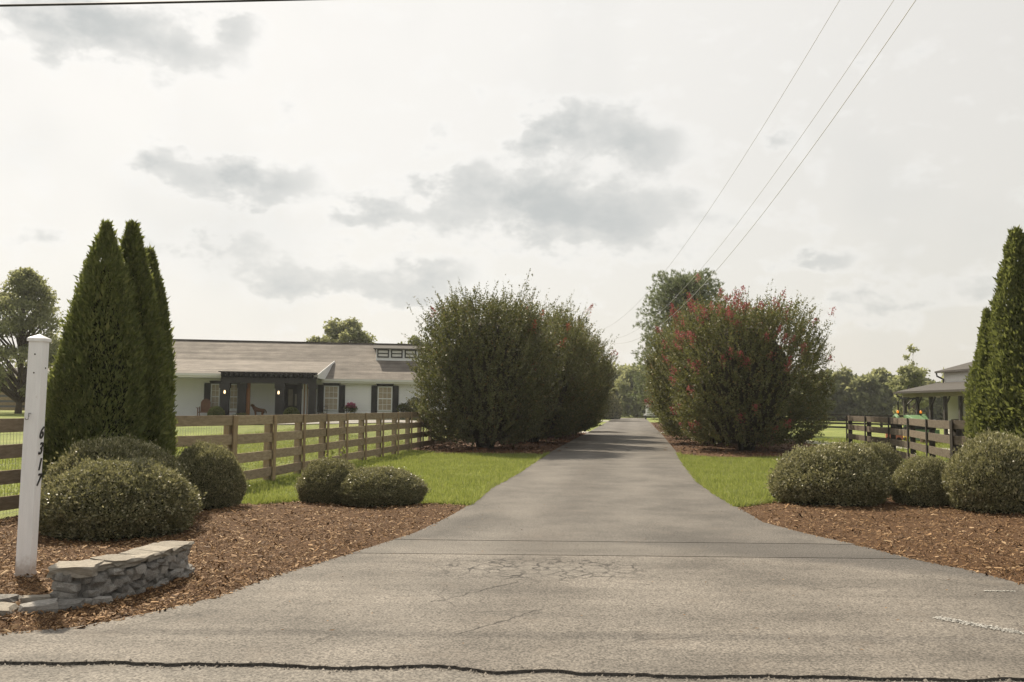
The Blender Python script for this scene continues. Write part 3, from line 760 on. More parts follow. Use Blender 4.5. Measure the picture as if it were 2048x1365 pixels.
# ------------------------------------------------------------------ shrubs, hedging conifers
def dome_mesh(seed, n, leaf):
    """unit dome, radius 1, height 1: clipped holly with lumpy outline"""
    rs = np.random.default_rng(seed)
    d = norm(rs.normal(size=(n, 3))); d[:, 2] = np.abs(d[:, 2]) * 1.0 - .12 * (rs.random(n) < .35)
    d = norm(d)
    lump = np.zeros(n)
    for _ in range(16):
        c = norm(rs.normal(size=(1, 3))); c[0, 2] = abs(c[0, 2]); lump += rs.uniform(-.08, .09) * np.exp(-np.sum((d - c) ** 2, 1) / .08)
    for _ in range(420):
        c = norm(rs.normal(size=(1, 3))); c[0, 2] = abs(c[0, 2]); lump += rs.uniform(-.06, .045) * np.exp(-np.sum((d - c) ** 2, 1) / .0035)
    z = d[:, 2]
    hor = np.sqrt(np.maximum(1 - z ** 2, 0)) ** .86
    ph = np.arctan2(d[:, 1], d[:, 0])
    pt = np.stack([np.cos(ph) * hor, np.sin(ph) * hor, z], 1)
    under = np.where(pt[:, 2] < .3, 1 - .16 * (1 - pt[:, 2] / .3), 1.0)
    pt[:, :2] *= under[:, None]
    dep = 1 - np.abs(rs.normal(0, .03, n)) - .14 * rs.random(n) ** 3 + .10 * rs.random(n) * (rs.random(n) < .06)
    P = pt * (dep + lump)[:, None]
    P[:, 2] = P[:, 2] * .94 + .06
    P = P[P[:, 2] > .01]; m = len(P); dd = norm(pt[:m] + 0)
    dd = norm(P * [1, 1, 1.1])
    A = norm(dd * .8 + rs.normal(size=(m, 3)) * .75 + [0, 0, .35]); N = norm(dd + rs.normal(size=(m, 3)) * .6)
    L = leaf * np.exp(rs.normal(0, .22, m))
    return leaf_quads(P, A, N, L, L * .52)
DOMES = []
for k in range(3):
    V, F = dome_mesh(40 + k, 50000, .037); DOMES.append(mesh_np('foliage', V, F, 'holly'))
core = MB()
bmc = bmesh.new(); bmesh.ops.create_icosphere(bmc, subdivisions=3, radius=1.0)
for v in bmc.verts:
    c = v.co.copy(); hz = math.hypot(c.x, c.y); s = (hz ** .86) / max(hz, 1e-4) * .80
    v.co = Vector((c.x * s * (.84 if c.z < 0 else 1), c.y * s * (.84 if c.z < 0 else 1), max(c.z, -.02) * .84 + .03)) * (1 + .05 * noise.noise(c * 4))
core_me = bpy.data.meshes.new('shade_core'); bmc.to_mesh(core_me); bmc.free(); core_me.materials.append(MATS['shrub_core'])  # added solid core: blocks light and shows as shade in leaf gaps
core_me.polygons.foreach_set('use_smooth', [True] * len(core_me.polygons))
SHRUBS = [  # x, y, rx, ry, h, variant, rot, label
    (-4.65, 10.75, 0.927, 0.824, 0.863, 0, .3, 'largest low clipped holly shrub behind the stone wall'),
    (-5.26, 12.15, 0.978, 0.742, 1.07, 1, 1.9, 'clipped holly shrub behind the biggest one, at the foot of the three tall conifers'),
    (-4.57, 13.65, 0.536, 0.618, 0.936, 2, 4.0, 'narrow clipped holly shrub right of the left conifers, beside the wood fence'),
    (-2.85, 14.45, 0.556, 0.567, 0.686, 1, .2, 'clipped holly shrub left of a pair before the lawn'),
    (-2.02, 14.3, 0.752, 0.639, 0.572, 0, 2.2, 'low wide holly shrub right of a pair, nearest the left lawn edge'),
    (5.32, 15.2, 1.03, 0.927, 0.978, 2, 1.0, 'wide clipped holly shrub right of the driveway lawn'),
    (6.78, 16.9, 0.597, 0.618, 0.936, 0, 3.0, 'clipped holly shrub half hidden behind the wide one on the right'),
    (6.87, 15.05, 0.587, 0.567, 0.79, 1, 5.1, 'smallest clipped holly shrub between two larger ones on the right'),
    (7.68, 14.25, 0.865, 0.824, 1.19, 2, 2.9, 'tallest clipped holly shrub at the right edge below the conifers')]
for (x, y, rx, ry, h, k, rot, lab) in SHRUBS:
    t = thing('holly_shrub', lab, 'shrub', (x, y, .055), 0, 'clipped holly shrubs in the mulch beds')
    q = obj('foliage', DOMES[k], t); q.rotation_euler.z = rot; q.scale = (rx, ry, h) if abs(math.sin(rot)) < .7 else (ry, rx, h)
    c = obj('shade_core', core_me, t); c.rotation_euler.z = rot; c.scale = q.scale
# a pale weed shoot poking out behind the pair
def sprig(name, label, cat, x, y, z, h, n, leaf, material, spread=.12):
    t = thing(name, label, cat, (x, y, z))
    m = MB(); P = []; A = []
    for k in range(7):
        a = random.uniform(0, 6.28); tip = Vector((math.cos(a) * spread, math.sin(a) * spread, h * random.uniform(.7, 1)))
        m.tube([(0, 0, 0), tip * .5 + Vector((0, 0, .05)), tip], [.006, .004, .002], 3)
        for j in range(n // 7):
            f = random.uniform(.4, 1); P.append(tip * f); A.append((random.gauss(0, 1), random.gauss(0, 1), random.gauss(.4, .5)))
    m.build('stem', 'twig', t)
    V, F = leaf_quads(np.array([tuple(p) for p in P]), np.array(A), rand_dirs(len(P)), leaf, leaf * .5)
    obj('leaves', mesh_np('leaves', V, F, material), t)
    return t
sprig('weed', 'pale green weed shoot behind the left shrub of the pair', 'weed', -2.98, 15.1, .04, .86, 260, .06, 'grass', .2)

def thuja_mesh(seed, n, h, r, tip=.25):
    rs = np.random.default_rng(seed)
    z = rs.random(n) ** 1.12 * h
    t = z / h
    prof = r * np.interp(t, [0, .15, .35, .55, .72, .86, .95, 1], [.84, 1.0, .97, .84, .62, .34, .14, .03])
    ph = rs.uniform(-math.pi, math.pi, n)
    rope = np.zeros(n)
    for _ in range(90):        # upswept lobes
        z0 = rs.uniform(0, h); p0 = rs.uniform(-math.pi, math.pi); dz = (z - z0)
        dph = (ph - p0 + math.pi) % (2 * math.pi) - math.pi
        rope += rs.uniform(-.09, .13) * np.exp(-(dph / .30) ** 2 - (dz / .45) ** 2)
    for _ in range(500):
        z0 = rs.uniform(0, h); p0 = rs.uniform(-math.pi, math.pi)
        sel = np.abs(z - z0) < .3
        dph = (ph[sel] - p0 + math.pi) % (2 * math.pi) - math.pi
        rope[sel] += rs.uniform(-.09, .10) * np.exp(-(dph / .11) ** 2 - ((z[sel] - z0) / .12) ** 2)
    dep = 1 - np.abs(rs.normal(0, .06, n)) - .22 * rs.random(n) ** 3 + .16 * rs.random(n) * (rs.random(n) < .08)
    rr = np.maximum(prof * dep * (1 + rope * .9) + rope * .35 * r, .01)
    P = np.stack([np.cos(ph) * rr, np.sin(ph) * rr, z], 1)
    out = np.stack([np.cos(ph), np.sin(ph), np.zeros(n)], 1)
    A = norm(out * .55 + rs.normal(size=(n, 3)) * .40 + np.array([0, 0, .85])); N = norm(out + rs.normal(size=(n, 3)) * .7)
    L = .075 * np.exp(rs.normal(0, .3, n))
    return leaf_quads(P, A, N, L, L * .36)
THUJA = []
def thuja_clump(seed, n, h, r):
    rs_ = random.Random(seed); Vs = []; Fs = []; k0 = 0
    for (f, hh, rr, off) in ((.56, 1.0, .80, 0), (.14, .86, .50, .36), (.12, .74, .50, .46), (.10, .62, .46, .52), (.08, .50, .44, .58)):
        V, F = thuja_mesh(rs_.randrange(9999), int(n * f), h * hh, r * rr); a = rs_.uniform(0, 6.28)
        lean = V[:, 2:3] / h * rs_.uniform(-.06, .06)
        Vs.append(V + [math.cos(a) * off * r, math.sin(a) * off * r, 0] + lean * [1, .6, 0]); Fs.append(F + k0); k0 += len(V)
    return np.concatenate(Vs), np.concatenate(Fs)
for k, (h, r) in enumerate([(4.5, .95), (4.6, .82), (4.2, .8)]):
    V, F = thuja_clump(70 + k, 58000, h, r); THUJA.append((mesh_np('crown', V, F, 'thuja'), h, r))
tc_me = []
for (me, h, r) in THUJA:
    m = MB(); m.lathe([(.05, 0), (r * .54, .12), (r * .60, h * .18), (r * .52, h * .42), (r * .28, h * .68), (.01, h * .88)], 14)  # added dark core inside the crown, stops light between the sprays
    tc_me.append(m.mesh('shade_core', 'shrub_core', True))
TREES = [(-6.14, 13.45, .935, .78, 0, 0.4, 'slim pointed green conifer, front left of the clump left of the drive'),
         (-5.98, 14.05, .945, .88, 1, 2.1, 'tallest green conifer in the clump left of the drive, behind the holly shrubs'),
         (-6.05, 14.9, .965, .72, 2, 3.9, 'shorter green conifer at the right of the left clump, nearest the house'),
         (-6.38, 13.3, .74, .68, 2, 5.2, 'lowest green conifer at the far left of the left clump'),
         (9.80, 17.3, 1.10, 1.0, 1, .7, 'tall pointed green conifer at the right edge, furthest left of its tops'),
         (10.35, 16.9, 1.14, 1.15, 0, 1.7, 'broad green conifer cut by the right picture edge'),
         (9.42, 17.75, .84, .62, 2, 2.9, 'low green conifer leaning at the left side of the right clump')]
for (x, y, sz, sr, k, rot, lab) in TREES:
    t = thing('arborvitae', lab, 'conifer', (x, y, .05), 0, 'pointed conifers framing the entrance')
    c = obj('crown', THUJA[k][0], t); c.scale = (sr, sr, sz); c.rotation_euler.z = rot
    c = obj('shade_core', tc_me[k], t); c.scale = (sr, sr, sz)
    m = MB(); m.tube([(0, 0, -.05), (0, 0, .5), (0, 0, THUJA[k][1] * sz * .8)], [.09, .08, .02], 8); m.build('trunk', 'bark', t)

# crape myrtles
def myrtle_meshes(seed, h, r, nt, leaf_m, flowers, flower_m, foot=(.60, .76, .93)):
    rs = np.random.default_rng(seed)
    st = MB()
    st.lathe([(r * .30, .25), (r * .50, h * .2), (r * .62, h * .42), (r * .55, h * .62), (r * .30, h * .78), (.02, h * .82)], 12)  # added dark core among the stems, hides sky behind the leaves
    for k in range(14):
        a = 2 * math.pi * k / 14 + rs.uniform(-.2, .2); b = rs.uniform(.15, .45); o_ = rs.uniform(.3, .8) * r; zz = rs.uniform(.5, .8) * h
        st.tube([(math.cos(a) * b * .6, math.sin(a) * b * .6, -.05), (math.cos(a) * b * 1.4, math.sin(a) * b * 1.4, h * .2), (math.cos(a) * o_ * .7, math.sin(a) * o_ * .7, zz * .6), (math.cos(a) * o_, math.sin(a) * o_, zz)],
                [.06, .05, .03, .012], 6)
    # leafy shoots
    n = nt
    d = norm(rs.normal(size=(n, 3))); zc = d[:, 2]
    prof_z = (zc * .5 + .5)
    ph = np.arctan2(d[:, 1], d[:, 0])
    z = h * (.06 + .86 * prof_z)
    tt = z / h
    rad = r * np.interp(tt, [0, .06, .2, .42, .62, .8, .92, 1.0], [*foot, 1.0, .98, .82, .56, .2])
    lob = 1 + .11 * np.sin(3 * ph + 2 * tt + seed) + .08 * np.sin(5 * ph - 6 * tt + 2 * seed) + .07 * np.sin(9 * ph + 7 * tt)
    depth = np.where(rs.random(n) < .62, rs.uniform(.84, 1.0, n), rs.uniform(.35, .9, n))
    P0 = np.stack([np.cos(ph) * rad * lob * depth, np.sin(ph) * rad * lob * depth, z], 1)
    out = np.stack([np.cos(ph), np.sin(ph), np.zeros(n)], 1)
    upness = np.clip(.45 + .75 * tt, 0, 1.2)[:, None]
    D = norm(out * (1.05 - tt[:, None] * .55) + np.array([0, 0, 1.0]) * upness + rs.normal(size=(n, 3)) * .16)
    Ls = rs.uniform(.45, .95, n) * (1 + .35 * (tt > .7) * rs.random(n))
    spike = (rs.random(n) < .16) & (depth > .85); Ls = np.where(spike, Ls + rs.uniform(.1, .5, n) * (.45 + .55 * (tt > .55)), Ls)
    P0 = P0 - D * np.where(spike, .3, Ls * .5)[:, None]
    per = 40
    f = rs.random((n, per)) ** .8
    bend = rs.normal(size=(n, 3)) * .10
    base = P0[:, None] + D[:, None] * (Ls[:, None] * f)[..., None] + bend[:, None] * (f ** 2)[..., None]
    base = base + rs.normal(size=base.shape) * .012
    A = D[:, None] * .55 + rs.normal(size=(n, per, 3)) * .62
    N = rs.normal(size=(n, per, 3)) + np.array([0, 0, .6])
    L = .082 * np.exp(rs.normal(0, .25, (n, per))) * (1.1 - .45 * f)
    sel = rs.random((n, per)) < np.where(depth < .82, .7, 1.0)[:, None]
    sel &= base[..., 2] > .08
    V, F = leaf_quads(base[sel], A[sel], norm(N[sel]), L[sel], L[sel] * .5)
    leaves = mesh_np('foliage', V, F, leaf_m)
    # shoot stems
    pick = np.where((depth > .82) & (rs.random(n) < .55))[0]
    for i in pick[:500]:
        a = P0[i] - D[i] * .15; b = P0[i] + D[i] * Ls[i] * 1.02 + bend[i]
        st.tube([a, (a + b) / 2 + bend[i] * .2, b], [.006, .005, .002], 3, False)
    stems = st.mesh('stems', 'twig_dark', False, False)
    # panicles
    blos = None
    if flowers:
        cand = np.where((depth > .86) & (tt > .12))[0]
        wgt = (.12 + tt[cand] ** 1.5) * flowers[1](ph[cand], tt[cand]); wgt = wgt / wgt.sum()
        idx = rs.choice(cand, flowers[0], replace=False, p=wgt)
        Ps = []
        for i in idx:
            tip = P0[i] + D[i] * Ls[i] + bend[i]; ln = rs.uniform(.18, .42); m_ = int(rs.uniform(36, 80))
            s = rs.random(m_); w_ = (1 - s) * .095 + .02
            Ps.append(tip + D[i] * (s * ln - ln * .35)[:, None] + rs.normal(size=(m_, 3)) * w_[:, None] * .8)
        Ps = np.concatenate(Ps); m_ = len(Ps)
        V, F = leaf_quads(Ps, rs.normal(size=(m_, 3)), norm(rs.normal(size=(m_, 3))), .05, .045)
        blos = mesh_np('blossom', V, F, flower_m)
    return leaves, stems, blos
left_side = lambda ph, tt: .12 + 1.0 * (np.cos(ph - math.radians(225)) > .1)
MY = {'a': myrtle_meshes(5, 5.15, 2.35, 3600, 'myrtle', (5, lambda p, t: np.ones_like(p)), 'faded_blossom', (.56, .74, .94)),
      'b': myrtle_meshes(6, 5.0, 2.55, 3100, 'myrtle_light', (14, lambda p, t: np.ones_like(p)), 'faded_blossom', (.40, .55, .80)),
      'c': myrtle_meshes(8, 5.3, 2.75, 3700, 'myrtle_light', (95, left_side), 'blossom')}
MYR = [(-.95, 33.3, 'a', 1.04, 1.12, 0, 'dark green shrub nearest on the left of the driveway, tall and bushy', 'L'),
       (.85, 39.2, 'b', 1.04, 1.19, 1.3, 'second dark green shrub from the camera in the left driveway row', 'L'),
       (2.05, 45.6, 'b', 1.06, 1.20, 3.4, 'third green shrub from the camera in the left driveway row', 'L'),
       (3.0, 51.5, 'b', 1.05, 1.12, 2.2, 'last green shrub of the left driveway row with reddish tips', 'L'),
       (8.85, 34.2, 'c', 1.02, 1.10, 0, 'big pink flowering shrub nearest on the right of the driveway', 'R'),
       (9.15, 40.4, 'c', 1.0, 1.12, 1.4, 'second pink flowering shrub from the camera in the right row', 'R'),
       (10.2, 46.6, 'b', 1.08, 1.15, 2.5, 'third shrub from the camera in the right row, few red tips', 'R'),
       (11.3, 53.0, 'b', 1.05, 1.12, .6, 'fourth shrub from the camera in the right driveway row', 'R'),
       (13.3, 67, 'b', .95, 1.0, 4.0, 'fifth shrub from the camera in the right driveway row, past the pine', 'R'),
       (14.9, 78, 'a', .9, .95, 5.0, 'last and farthest shrub of the right driveway row', 'R')]
for (x, y, k, sr, sz, rot, lab, side) in MYR:
    t = thing('crape_myrtle', lab, 'shrub', (x, y, .05), rot, 'shrubs left of the driveway' if side == 'L' else 'shrubs right of the driveway')
    t.scale = (sr, sr, sz)
    lv, stm, bl_ = MY[k]
    obj('foliage', lv, t); obj('stems', stm, t)
    if bl_: tag(obj('blossom', bl_, t), 'pink flower panicles' if k == 'c' else 'faded red flower tips')

# ------------------------------------------------------------------ broadleaf trees, pine, far woods
def tree_parts(seed, h, r, z0, nblob, nleaf, leaf, gaps=1.0, bl0=.20, bl1=.36, cone=False):
    rs = np.random.default_rng(seed)
    tr = MB()
    tr.tube([(0, 0, -.2), (.03, .02, z0 * .6), (-.05, .05, h * .5), (0, 0, h * .86)], [r * .055, r * .04, r * .025, r * .006], 9)
    blobs = []
    for k in range(nblob):
        t = rs.uniform(0, 1); zz = z0 + (h - z0) * (.05 + .92 * t)
        prof = (math.sin(math.pi * min(max(.12 + .85 * t, 0), 1)) ** .7) if not cone else min(1.0, .55 + 2.2 * t) * (1 - t) ** .7 + .06
        a = rs.uniform(0, 6.283); q = r * prof * rs.uniform(.35, .92)
        blobs.append((math.cos(a) * q, math.sin(a) * q, zz, r * rs.uniform(bl0, bl1)))
        if k % 2 == 0:
            zb = max(z0 * .75, zz - q * .9 - .3)
            tr.tube([(0, 0, zb), (math.cos(a) * q * .5, math.sin(a) * q * .5, (zb + zz) / 2 + .1), (math.cos(a) * q, math.sin(a) * q, zz)], [r * .022, r * .013, r * .004], 5, False)
    b = np.array(blobs)
    i = rs.integers(0, len(b), nleaf)
    d = norm(rs.normal(size=(nleaf, 3)))
    rad = b[i, 3] * (rs.random(nleaf) ** .45) * gaps
    P = b[i, :3] + d * rad[:, None] * [1, 1, .75]
    A = rs.normal(size=(nleaf, 3)) + [0, 0, -.2]; N = norm(d * .5 + rs.normal(size=(nleaf, 3)) * .7 + [0, 0, .5])
    L = leaf * np.exp(rs.normal(0, .25, nleaf))
    V, F = leaf_quads(P, A, N, L, L * .62)
    return tr, V, F
def broad_tree(name, label, x, y, h, r, z0, nblob, nleaf, leaf, seed, material='broadleaf', group=None, cat='tree', **kw):
    t = thing(name, label, cat, (x, y, tz(x, y)), 0, group)
    tr, V, F = tree_parts(seed, h, r, z0, nblob, nleaf, leaf, **kw)
    tr.build('trunk', 'bark', t, True, fix=False); obj('crown', mesh_np('crown', V, F, material), t)
    return t
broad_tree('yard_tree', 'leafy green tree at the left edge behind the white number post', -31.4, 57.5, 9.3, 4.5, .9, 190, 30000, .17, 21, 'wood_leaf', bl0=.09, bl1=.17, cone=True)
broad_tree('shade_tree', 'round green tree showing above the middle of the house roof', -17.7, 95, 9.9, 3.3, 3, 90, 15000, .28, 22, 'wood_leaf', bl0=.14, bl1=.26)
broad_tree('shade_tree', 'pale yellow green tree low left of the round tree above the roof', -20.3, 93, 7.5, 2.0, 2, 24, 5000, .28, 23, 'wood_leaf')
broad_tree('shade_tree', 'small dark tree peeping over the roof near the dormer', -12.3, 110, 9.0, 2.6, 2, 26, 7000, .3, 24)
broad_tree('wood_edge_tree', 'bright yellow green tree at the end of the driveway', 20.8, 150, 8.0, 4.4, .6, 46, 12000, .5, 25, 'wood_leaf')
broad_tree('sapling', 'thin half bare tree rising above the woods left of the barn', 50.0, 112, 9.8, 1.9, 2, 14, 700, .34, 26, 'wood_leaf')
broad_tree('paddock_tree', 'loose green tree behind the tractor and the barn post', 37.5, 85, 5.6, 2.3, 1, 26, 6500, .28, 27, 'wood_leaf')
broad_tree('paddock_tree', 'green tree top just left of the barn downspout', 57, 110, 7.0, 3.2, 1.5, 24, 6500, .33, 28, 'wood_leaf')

t = thing('pine_tree', 'tall blue green pine behind the pink flowering shrubs', 'pine', (11.7, 60.5, 0))
rs = np.random.default_rng(9); m = MB(); m.tube([(0, 0, -.1), (0, 0, 5), (.05, 0, 10.0)], [.22, .14, .03], 9)
Pt = []; Dt = []
for k in range(240):
    z = .8 + 9.3 * (k / 240) ** .95; a = k * 2.4 + rs.uniform(-.3, .3); ln = 4.1 * (max(1 - (z / 10.9), 0.02)) ** .33 * rs.uniform(.70, 1.06)
    e = Vector((math.cos(a) * ln, math.sin(a) * ln, z + ln * .28)); s = Vector((0, 0, z))
    m.tube([s, (s + e) / 2 - Vector((0, 0, .1)), e], [.05, .03, .01], 4, False)
    for j in range(26):
        f = rs.uniform(.25, 1.05); p = s + (e - s) * f; sp = .5 * (1.2 - f) + .12
        Pt.append((p.x + rs.normal() * sp, p.y + rs.normal() * sp, p.z + rs.normal() * .22 + .1)); Dt.append((math.cos(a) * .6, math.sin(a) * .6, .7))
Pt = np.array(Pt); Dt = norm(np.array(Dt) + rs.normal(size=Pt.shape) * .35); per = 11
B = np.repeat(Pt, per, 0) + rs.normal(size=(len(Pt) * per, 3)) * .03
A = np.repeat(Dt, per, 0) + rs.normal(size=B.shape) * .45
V, F = leaf_quads(B, A, norm(rs.normal(size=B.shape)), .26, .04)
m.build('trunk', 'bark', t, fix=False); obj('crown', mesh_np('crown', V, F, 'pine_needle'), t)

def woodland(name, label, path, n, hmin, hmax, seed, nleaf, leaf, depth=14):
    rs = np.random.default_rng(seed); Vs = []; Fs = []; k0 = 0
    for i in range(n):
        f = rs.uniform(0, len(path) - 1); a = int(f); fr = f - a; b = min(a + 1, len(path) - 1)
        x = path[a][0] + (path[b][0] - path[a][0]) * fr + rs.normal() * 2; y = path[a][1] + (path[b][1] - path[a][1]) * fr + abs(rs.normal()) * depth * .5
        h = rs.uniform(hmin, hmax); r = h * rs.uniform(.32, .46)
        _, V, F = tree_parts(int(rs.integers(1, 1e6)), h, r, .2, 26, nleaf, leaf)
        Vs.append(V + [x, y, tz(x, y)]); Fs.append(F + k0); k0 += len(V)
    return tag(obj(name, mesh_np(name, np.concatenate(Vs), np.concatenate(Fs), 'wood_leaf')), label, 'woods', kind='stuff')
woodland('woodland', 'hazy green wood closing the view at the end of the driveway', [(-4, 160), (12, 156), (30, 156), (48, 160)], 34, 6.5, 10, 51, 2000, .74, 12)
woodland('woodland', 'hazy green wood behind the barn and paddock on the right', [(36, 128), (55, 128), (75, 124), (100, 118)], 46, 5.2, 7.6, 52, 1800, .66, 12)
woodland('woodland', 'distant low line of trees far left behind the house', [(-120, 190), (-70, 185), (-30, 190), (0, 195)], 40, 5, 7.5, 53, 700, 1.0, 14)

t = thing('round_bush', 'dark rounded bush beside the far end of the left row', 'bush', (13.0, 122, 0), 0)
V, F = dome_mesh(77, 12000, .07); obj('foliage', mesh_np('foliage', V * [2.0, 2.0, 3.6], F, 'holly'), t)
c = obj('shade_core', core_me, t); c.scale = (2.0, 2.0, 3.6)

# ------------------------------------------------------------------ white number post
t = thing('number_post', 'white square post with black number 6317 standing in the mulch', 'post', (-4.26, 8.05, .04))
t.rotation_euler = (0, R(.6), R(2))
PW = .063
bevel(MB().box(-PW, PW, -PW, PW, -.05, 2.10).build('shaft', 'vinyl', t), .006)
cp = MB(); q = PW + .012
cp.add([(-q, -q, 2.095), (q, -q, 2.095), (q, q, 2.095), (-q, q, 2.095), (-q, -q, 2.125), (q, -q, 2.125), (q, q, 2.125), (-q, q, 2.125), (0, 0, 2.165)],
       [(3, 2, 1, 0), (0, 1, 5, 4), (1, 2, 6, 5), (2, 3, 7, 6), (3, 0, 4, 7), (4, 5, 8), (5, 6, 8), (6, 7, 8), (7, 4, 8)])
bevel(cp.build('cap', 'vinyl', t), .004)
MB().box(-PW - .004, PW + .004, -PW - .004, PW + .004, -.05, .06).build('base_trim', 'vinyl', t)
hk = MB(); hk.tube([(-.01, -PW, 1.455), (-.01, -PW - .03, 1.455), (-.005, -PW - .035, 1.43), (-.012, -PW - .03, 1.405), (-.03, -PW - .03, 1.40), (-.04, -PW - .03, 1.415)], .005, 6)
hk.build('hook', 'steel', t, True)
for (x, z) in ((0.0, 1.98), (0.0, 1.815)):
    MB().tube([(x, -PW - .003, z), (x, -PW + .01, z)], .007, 8).build('screw', 'pot', t)
MB().tube([(PW + .004, .01, 1.86), (PW - .01, .01, 1.86)], .008, 8).build('screw', 'pot', t)
dg = bpy.context.evaluated_depsgraph_get()
for ch, z in zip('6317', (1.235, 1.095, .955, .820)):
    cu = bpy.data.curves.new('digit', 'FONT'); cu.body = ch; cu.size = .150; cu.extrude = .003; cu.shear = .32; cu.align_x = 'CENTER'; cu.offset = .002
    tmp = bpy.data.objects.new('tmp', cu); COL.objects.link(tmp)
    bpy.context.view_layer.update(); dg = bpy.context.evaluated_depsgraph_get()
    me = bpy.data.meshes.new_from_object(tmp.evaluated_get(dg)); bpy.data.objects.remove(tmp)
    me.materials.clear(); me.materials.append(MATS['digit_black'])
    d = obj('digit', me, t); d.rotation_euler = (R(90), 0, R(90)); d.location = (PW + .004, -.005, z)
    d['label'] = 'black number ' + ch

# ------------------------------------------------------------------ stone wall
def stone_mesh(seed, flat=False):
    bm = bmesh.new(); bmesh.ops.create_cube(bm, size=1.0)
    bmesh.ops.subdivide_edges(bm, edges=bm.edges[:], cuts=2 if flat else 1, use_grid_fill=True)
    rs_ = random.Random(seed)
    for v in bm.verts:
        c = v.co
        k = .88 if flat else .80
        l = max(abs(c.x), abs(c.y), abs(c.z))
        rnd = Vector(c).normalized() * .5
        v.co = c.lerp(rnd, .15 if flat else .50) + Vector((rs_.uniform(-1, 1), rs_.uniform(-1, 1), rs_.uniform(-1, 1))) * (.055 if flat else .095)
    bmesh.ops.triangulate(bm, faces=bm.faces[:])
    me = bpy.data.meshes.new('stone'); bm.to_mesh(me); bm.free()
    return me
STONES = []
for k in range(9):
    me = stone_mesh(100 + k); me.materials.append(MATS['stone']); STONES.append(me)
CAPS = []
for k in range(5):
    me = stone_mesh(200 + k, True); me.materials.append(MATS['cap_stone']); CAPS.append(me)
wall = thing('stone_wall', 'low curved grey stone wall with flat capstones before the shrub', 'stone wall', (-3.15, 7.4, .03))
PATH = [(-3.46, 7.12), (-3.36, 7.13), (-3.25, 7.28), (-3.16, 7.50), (-3.10, 7.76), (-3.05, 8.02), (-3.03, 8.22)]
PATH = [Vector((a + 3.15, b - 7.4, 0)) for a, b in PATH]
def along(s):
    seg = [(PATH[i + 1] - PATH[i]).length for i in range(len(PATH) - 1)]; tot_ = sum(seg); d = s * tot_
    for i, L in enumerate(seg):
        if d <= L or i == len(seg) - 1:
            u = (PATH[i + 1] - PATH[i]) / L; return PATH[i] + u * d, u
        d -= L
m = MB(); TH = .13; HW = .262
ring = []
for k in range(25):
    p, u = along(k / 24); sd = Vector((u.y, -u.x, 0)); ring.append((p + sd * (TH - .035), p - sd * (TH - .035)))
for (a, b), (c, d) in zip(ring[:-1], ring[1:]):
    m.add([(a.x, a.y, -.05), (c.x, c.y, -.05), (d.x, d.y, -.05), (b.x, b.y, -.05), (a.x, a.y, HW), (c.x, c.y, HW), (d.x, d.y, HW), (b.x, b.y, HW)], [(0, 1, 5, 4), (2, 3, 7, 6), (4, 5, 6, 7)])
a, b = ring[0]; m.add([(a.x, a.y, -.05), (b.x, b.y, -.05), (b.x, b.y, HW), (a.x, a.y, HW)], [(0, 1, 2, 3)])
a, b = ring[-1]; m.add([(a.x, a.y, -.05), (b.x, b.y, -.05), (b.x, b.y, HW), (a.x, a.y, HW)], [(0, 1, 2, 3)])
m.build('mortar', 'mortar', wall)
rw = random.Random(5)
for side in (1, -1):
    z = .0
    while z < HW - .03:
        hh = rw.uniform(.042, .088)
        if z + hh > HW: hh = HW - z
        s = -.01 + rw.uniform(0, .04)
        while s < 1.01:
            ln = rw.uniform(.05, .16) * (1.25 if z < .05 else 1); tot_ = 1.62
            p, u = along(min(max(s + ln / tot_ / 2, 0), 1)); sd = Vector((u.y, -u.x, 0)) * side
            o = obj('stone', rw.choice(STONES), wall); o.location = p + sd * (TH - .045 + rw.uniform(-.02, .03)) + Vector((0, 0, z + hh / 2 + rw.uniform(-.018, .018)))
            o.rotation_euler = (rw.uniform(-.3, .3), rw.uniform(-.28, .28), math.atan2(u.y, u.x) + rw.uniform(-.2, .2) + rw.choice((0, math.pi)))
            o.scale = (ln * 1.2, .13 * rw.uniform(.75, 1.3), hh * rw.uniform(1.1, 1.35))
            s += ln / tot_
        z += hh
for end, sgn in ((0, -1), (1, 1)):
    p, u = along(end)
    for j in range(8):
        o = obj('stone', rw.choice(STONES), wall); sd = Vector((u.y, -u.x, 0))
        o.location = p + u * sgn * .0 + sd * (-.06 + .12 * (j % 2)) + Vector((0, 0, .035 + .068 * (j // 2))); o.scale = (.12, .15, .082)
        o.rotation_euler = (rw.uniform(-.1, .1), rw.uniform(-.1, .1), math.atan2(u.y, u.x))
s = -.03; k = 0
for ln in (.20, .12, .17, .13, .16, .12, .17, .14):
    p, u = along(min(max(s + ln / 2, 0), 1))
    o = obj('capstone', CAPS[k % 5], wall); o.location = p + Vector((0, 0, HW + .018 + rw.uniform(-.010, .014)))
    o.rotation_euler = (rw.uniform(-.05, .05), rw.uniform(-.04, .04), math.atan2(u.y, u.x) + rw.uniform(-.05, .05)); o.scale = (ln * 1.55 * 1.12, .29 * rw.uniform(.82, 1.1), rw.uniform(.040, .065) if k else .085)
    s += ln * .89; k += 1
ed = thing('stone_edging', 'flat loose stones edging the bed left of the stone wall', 'edging stones', (-3.7, 6.9, .03))
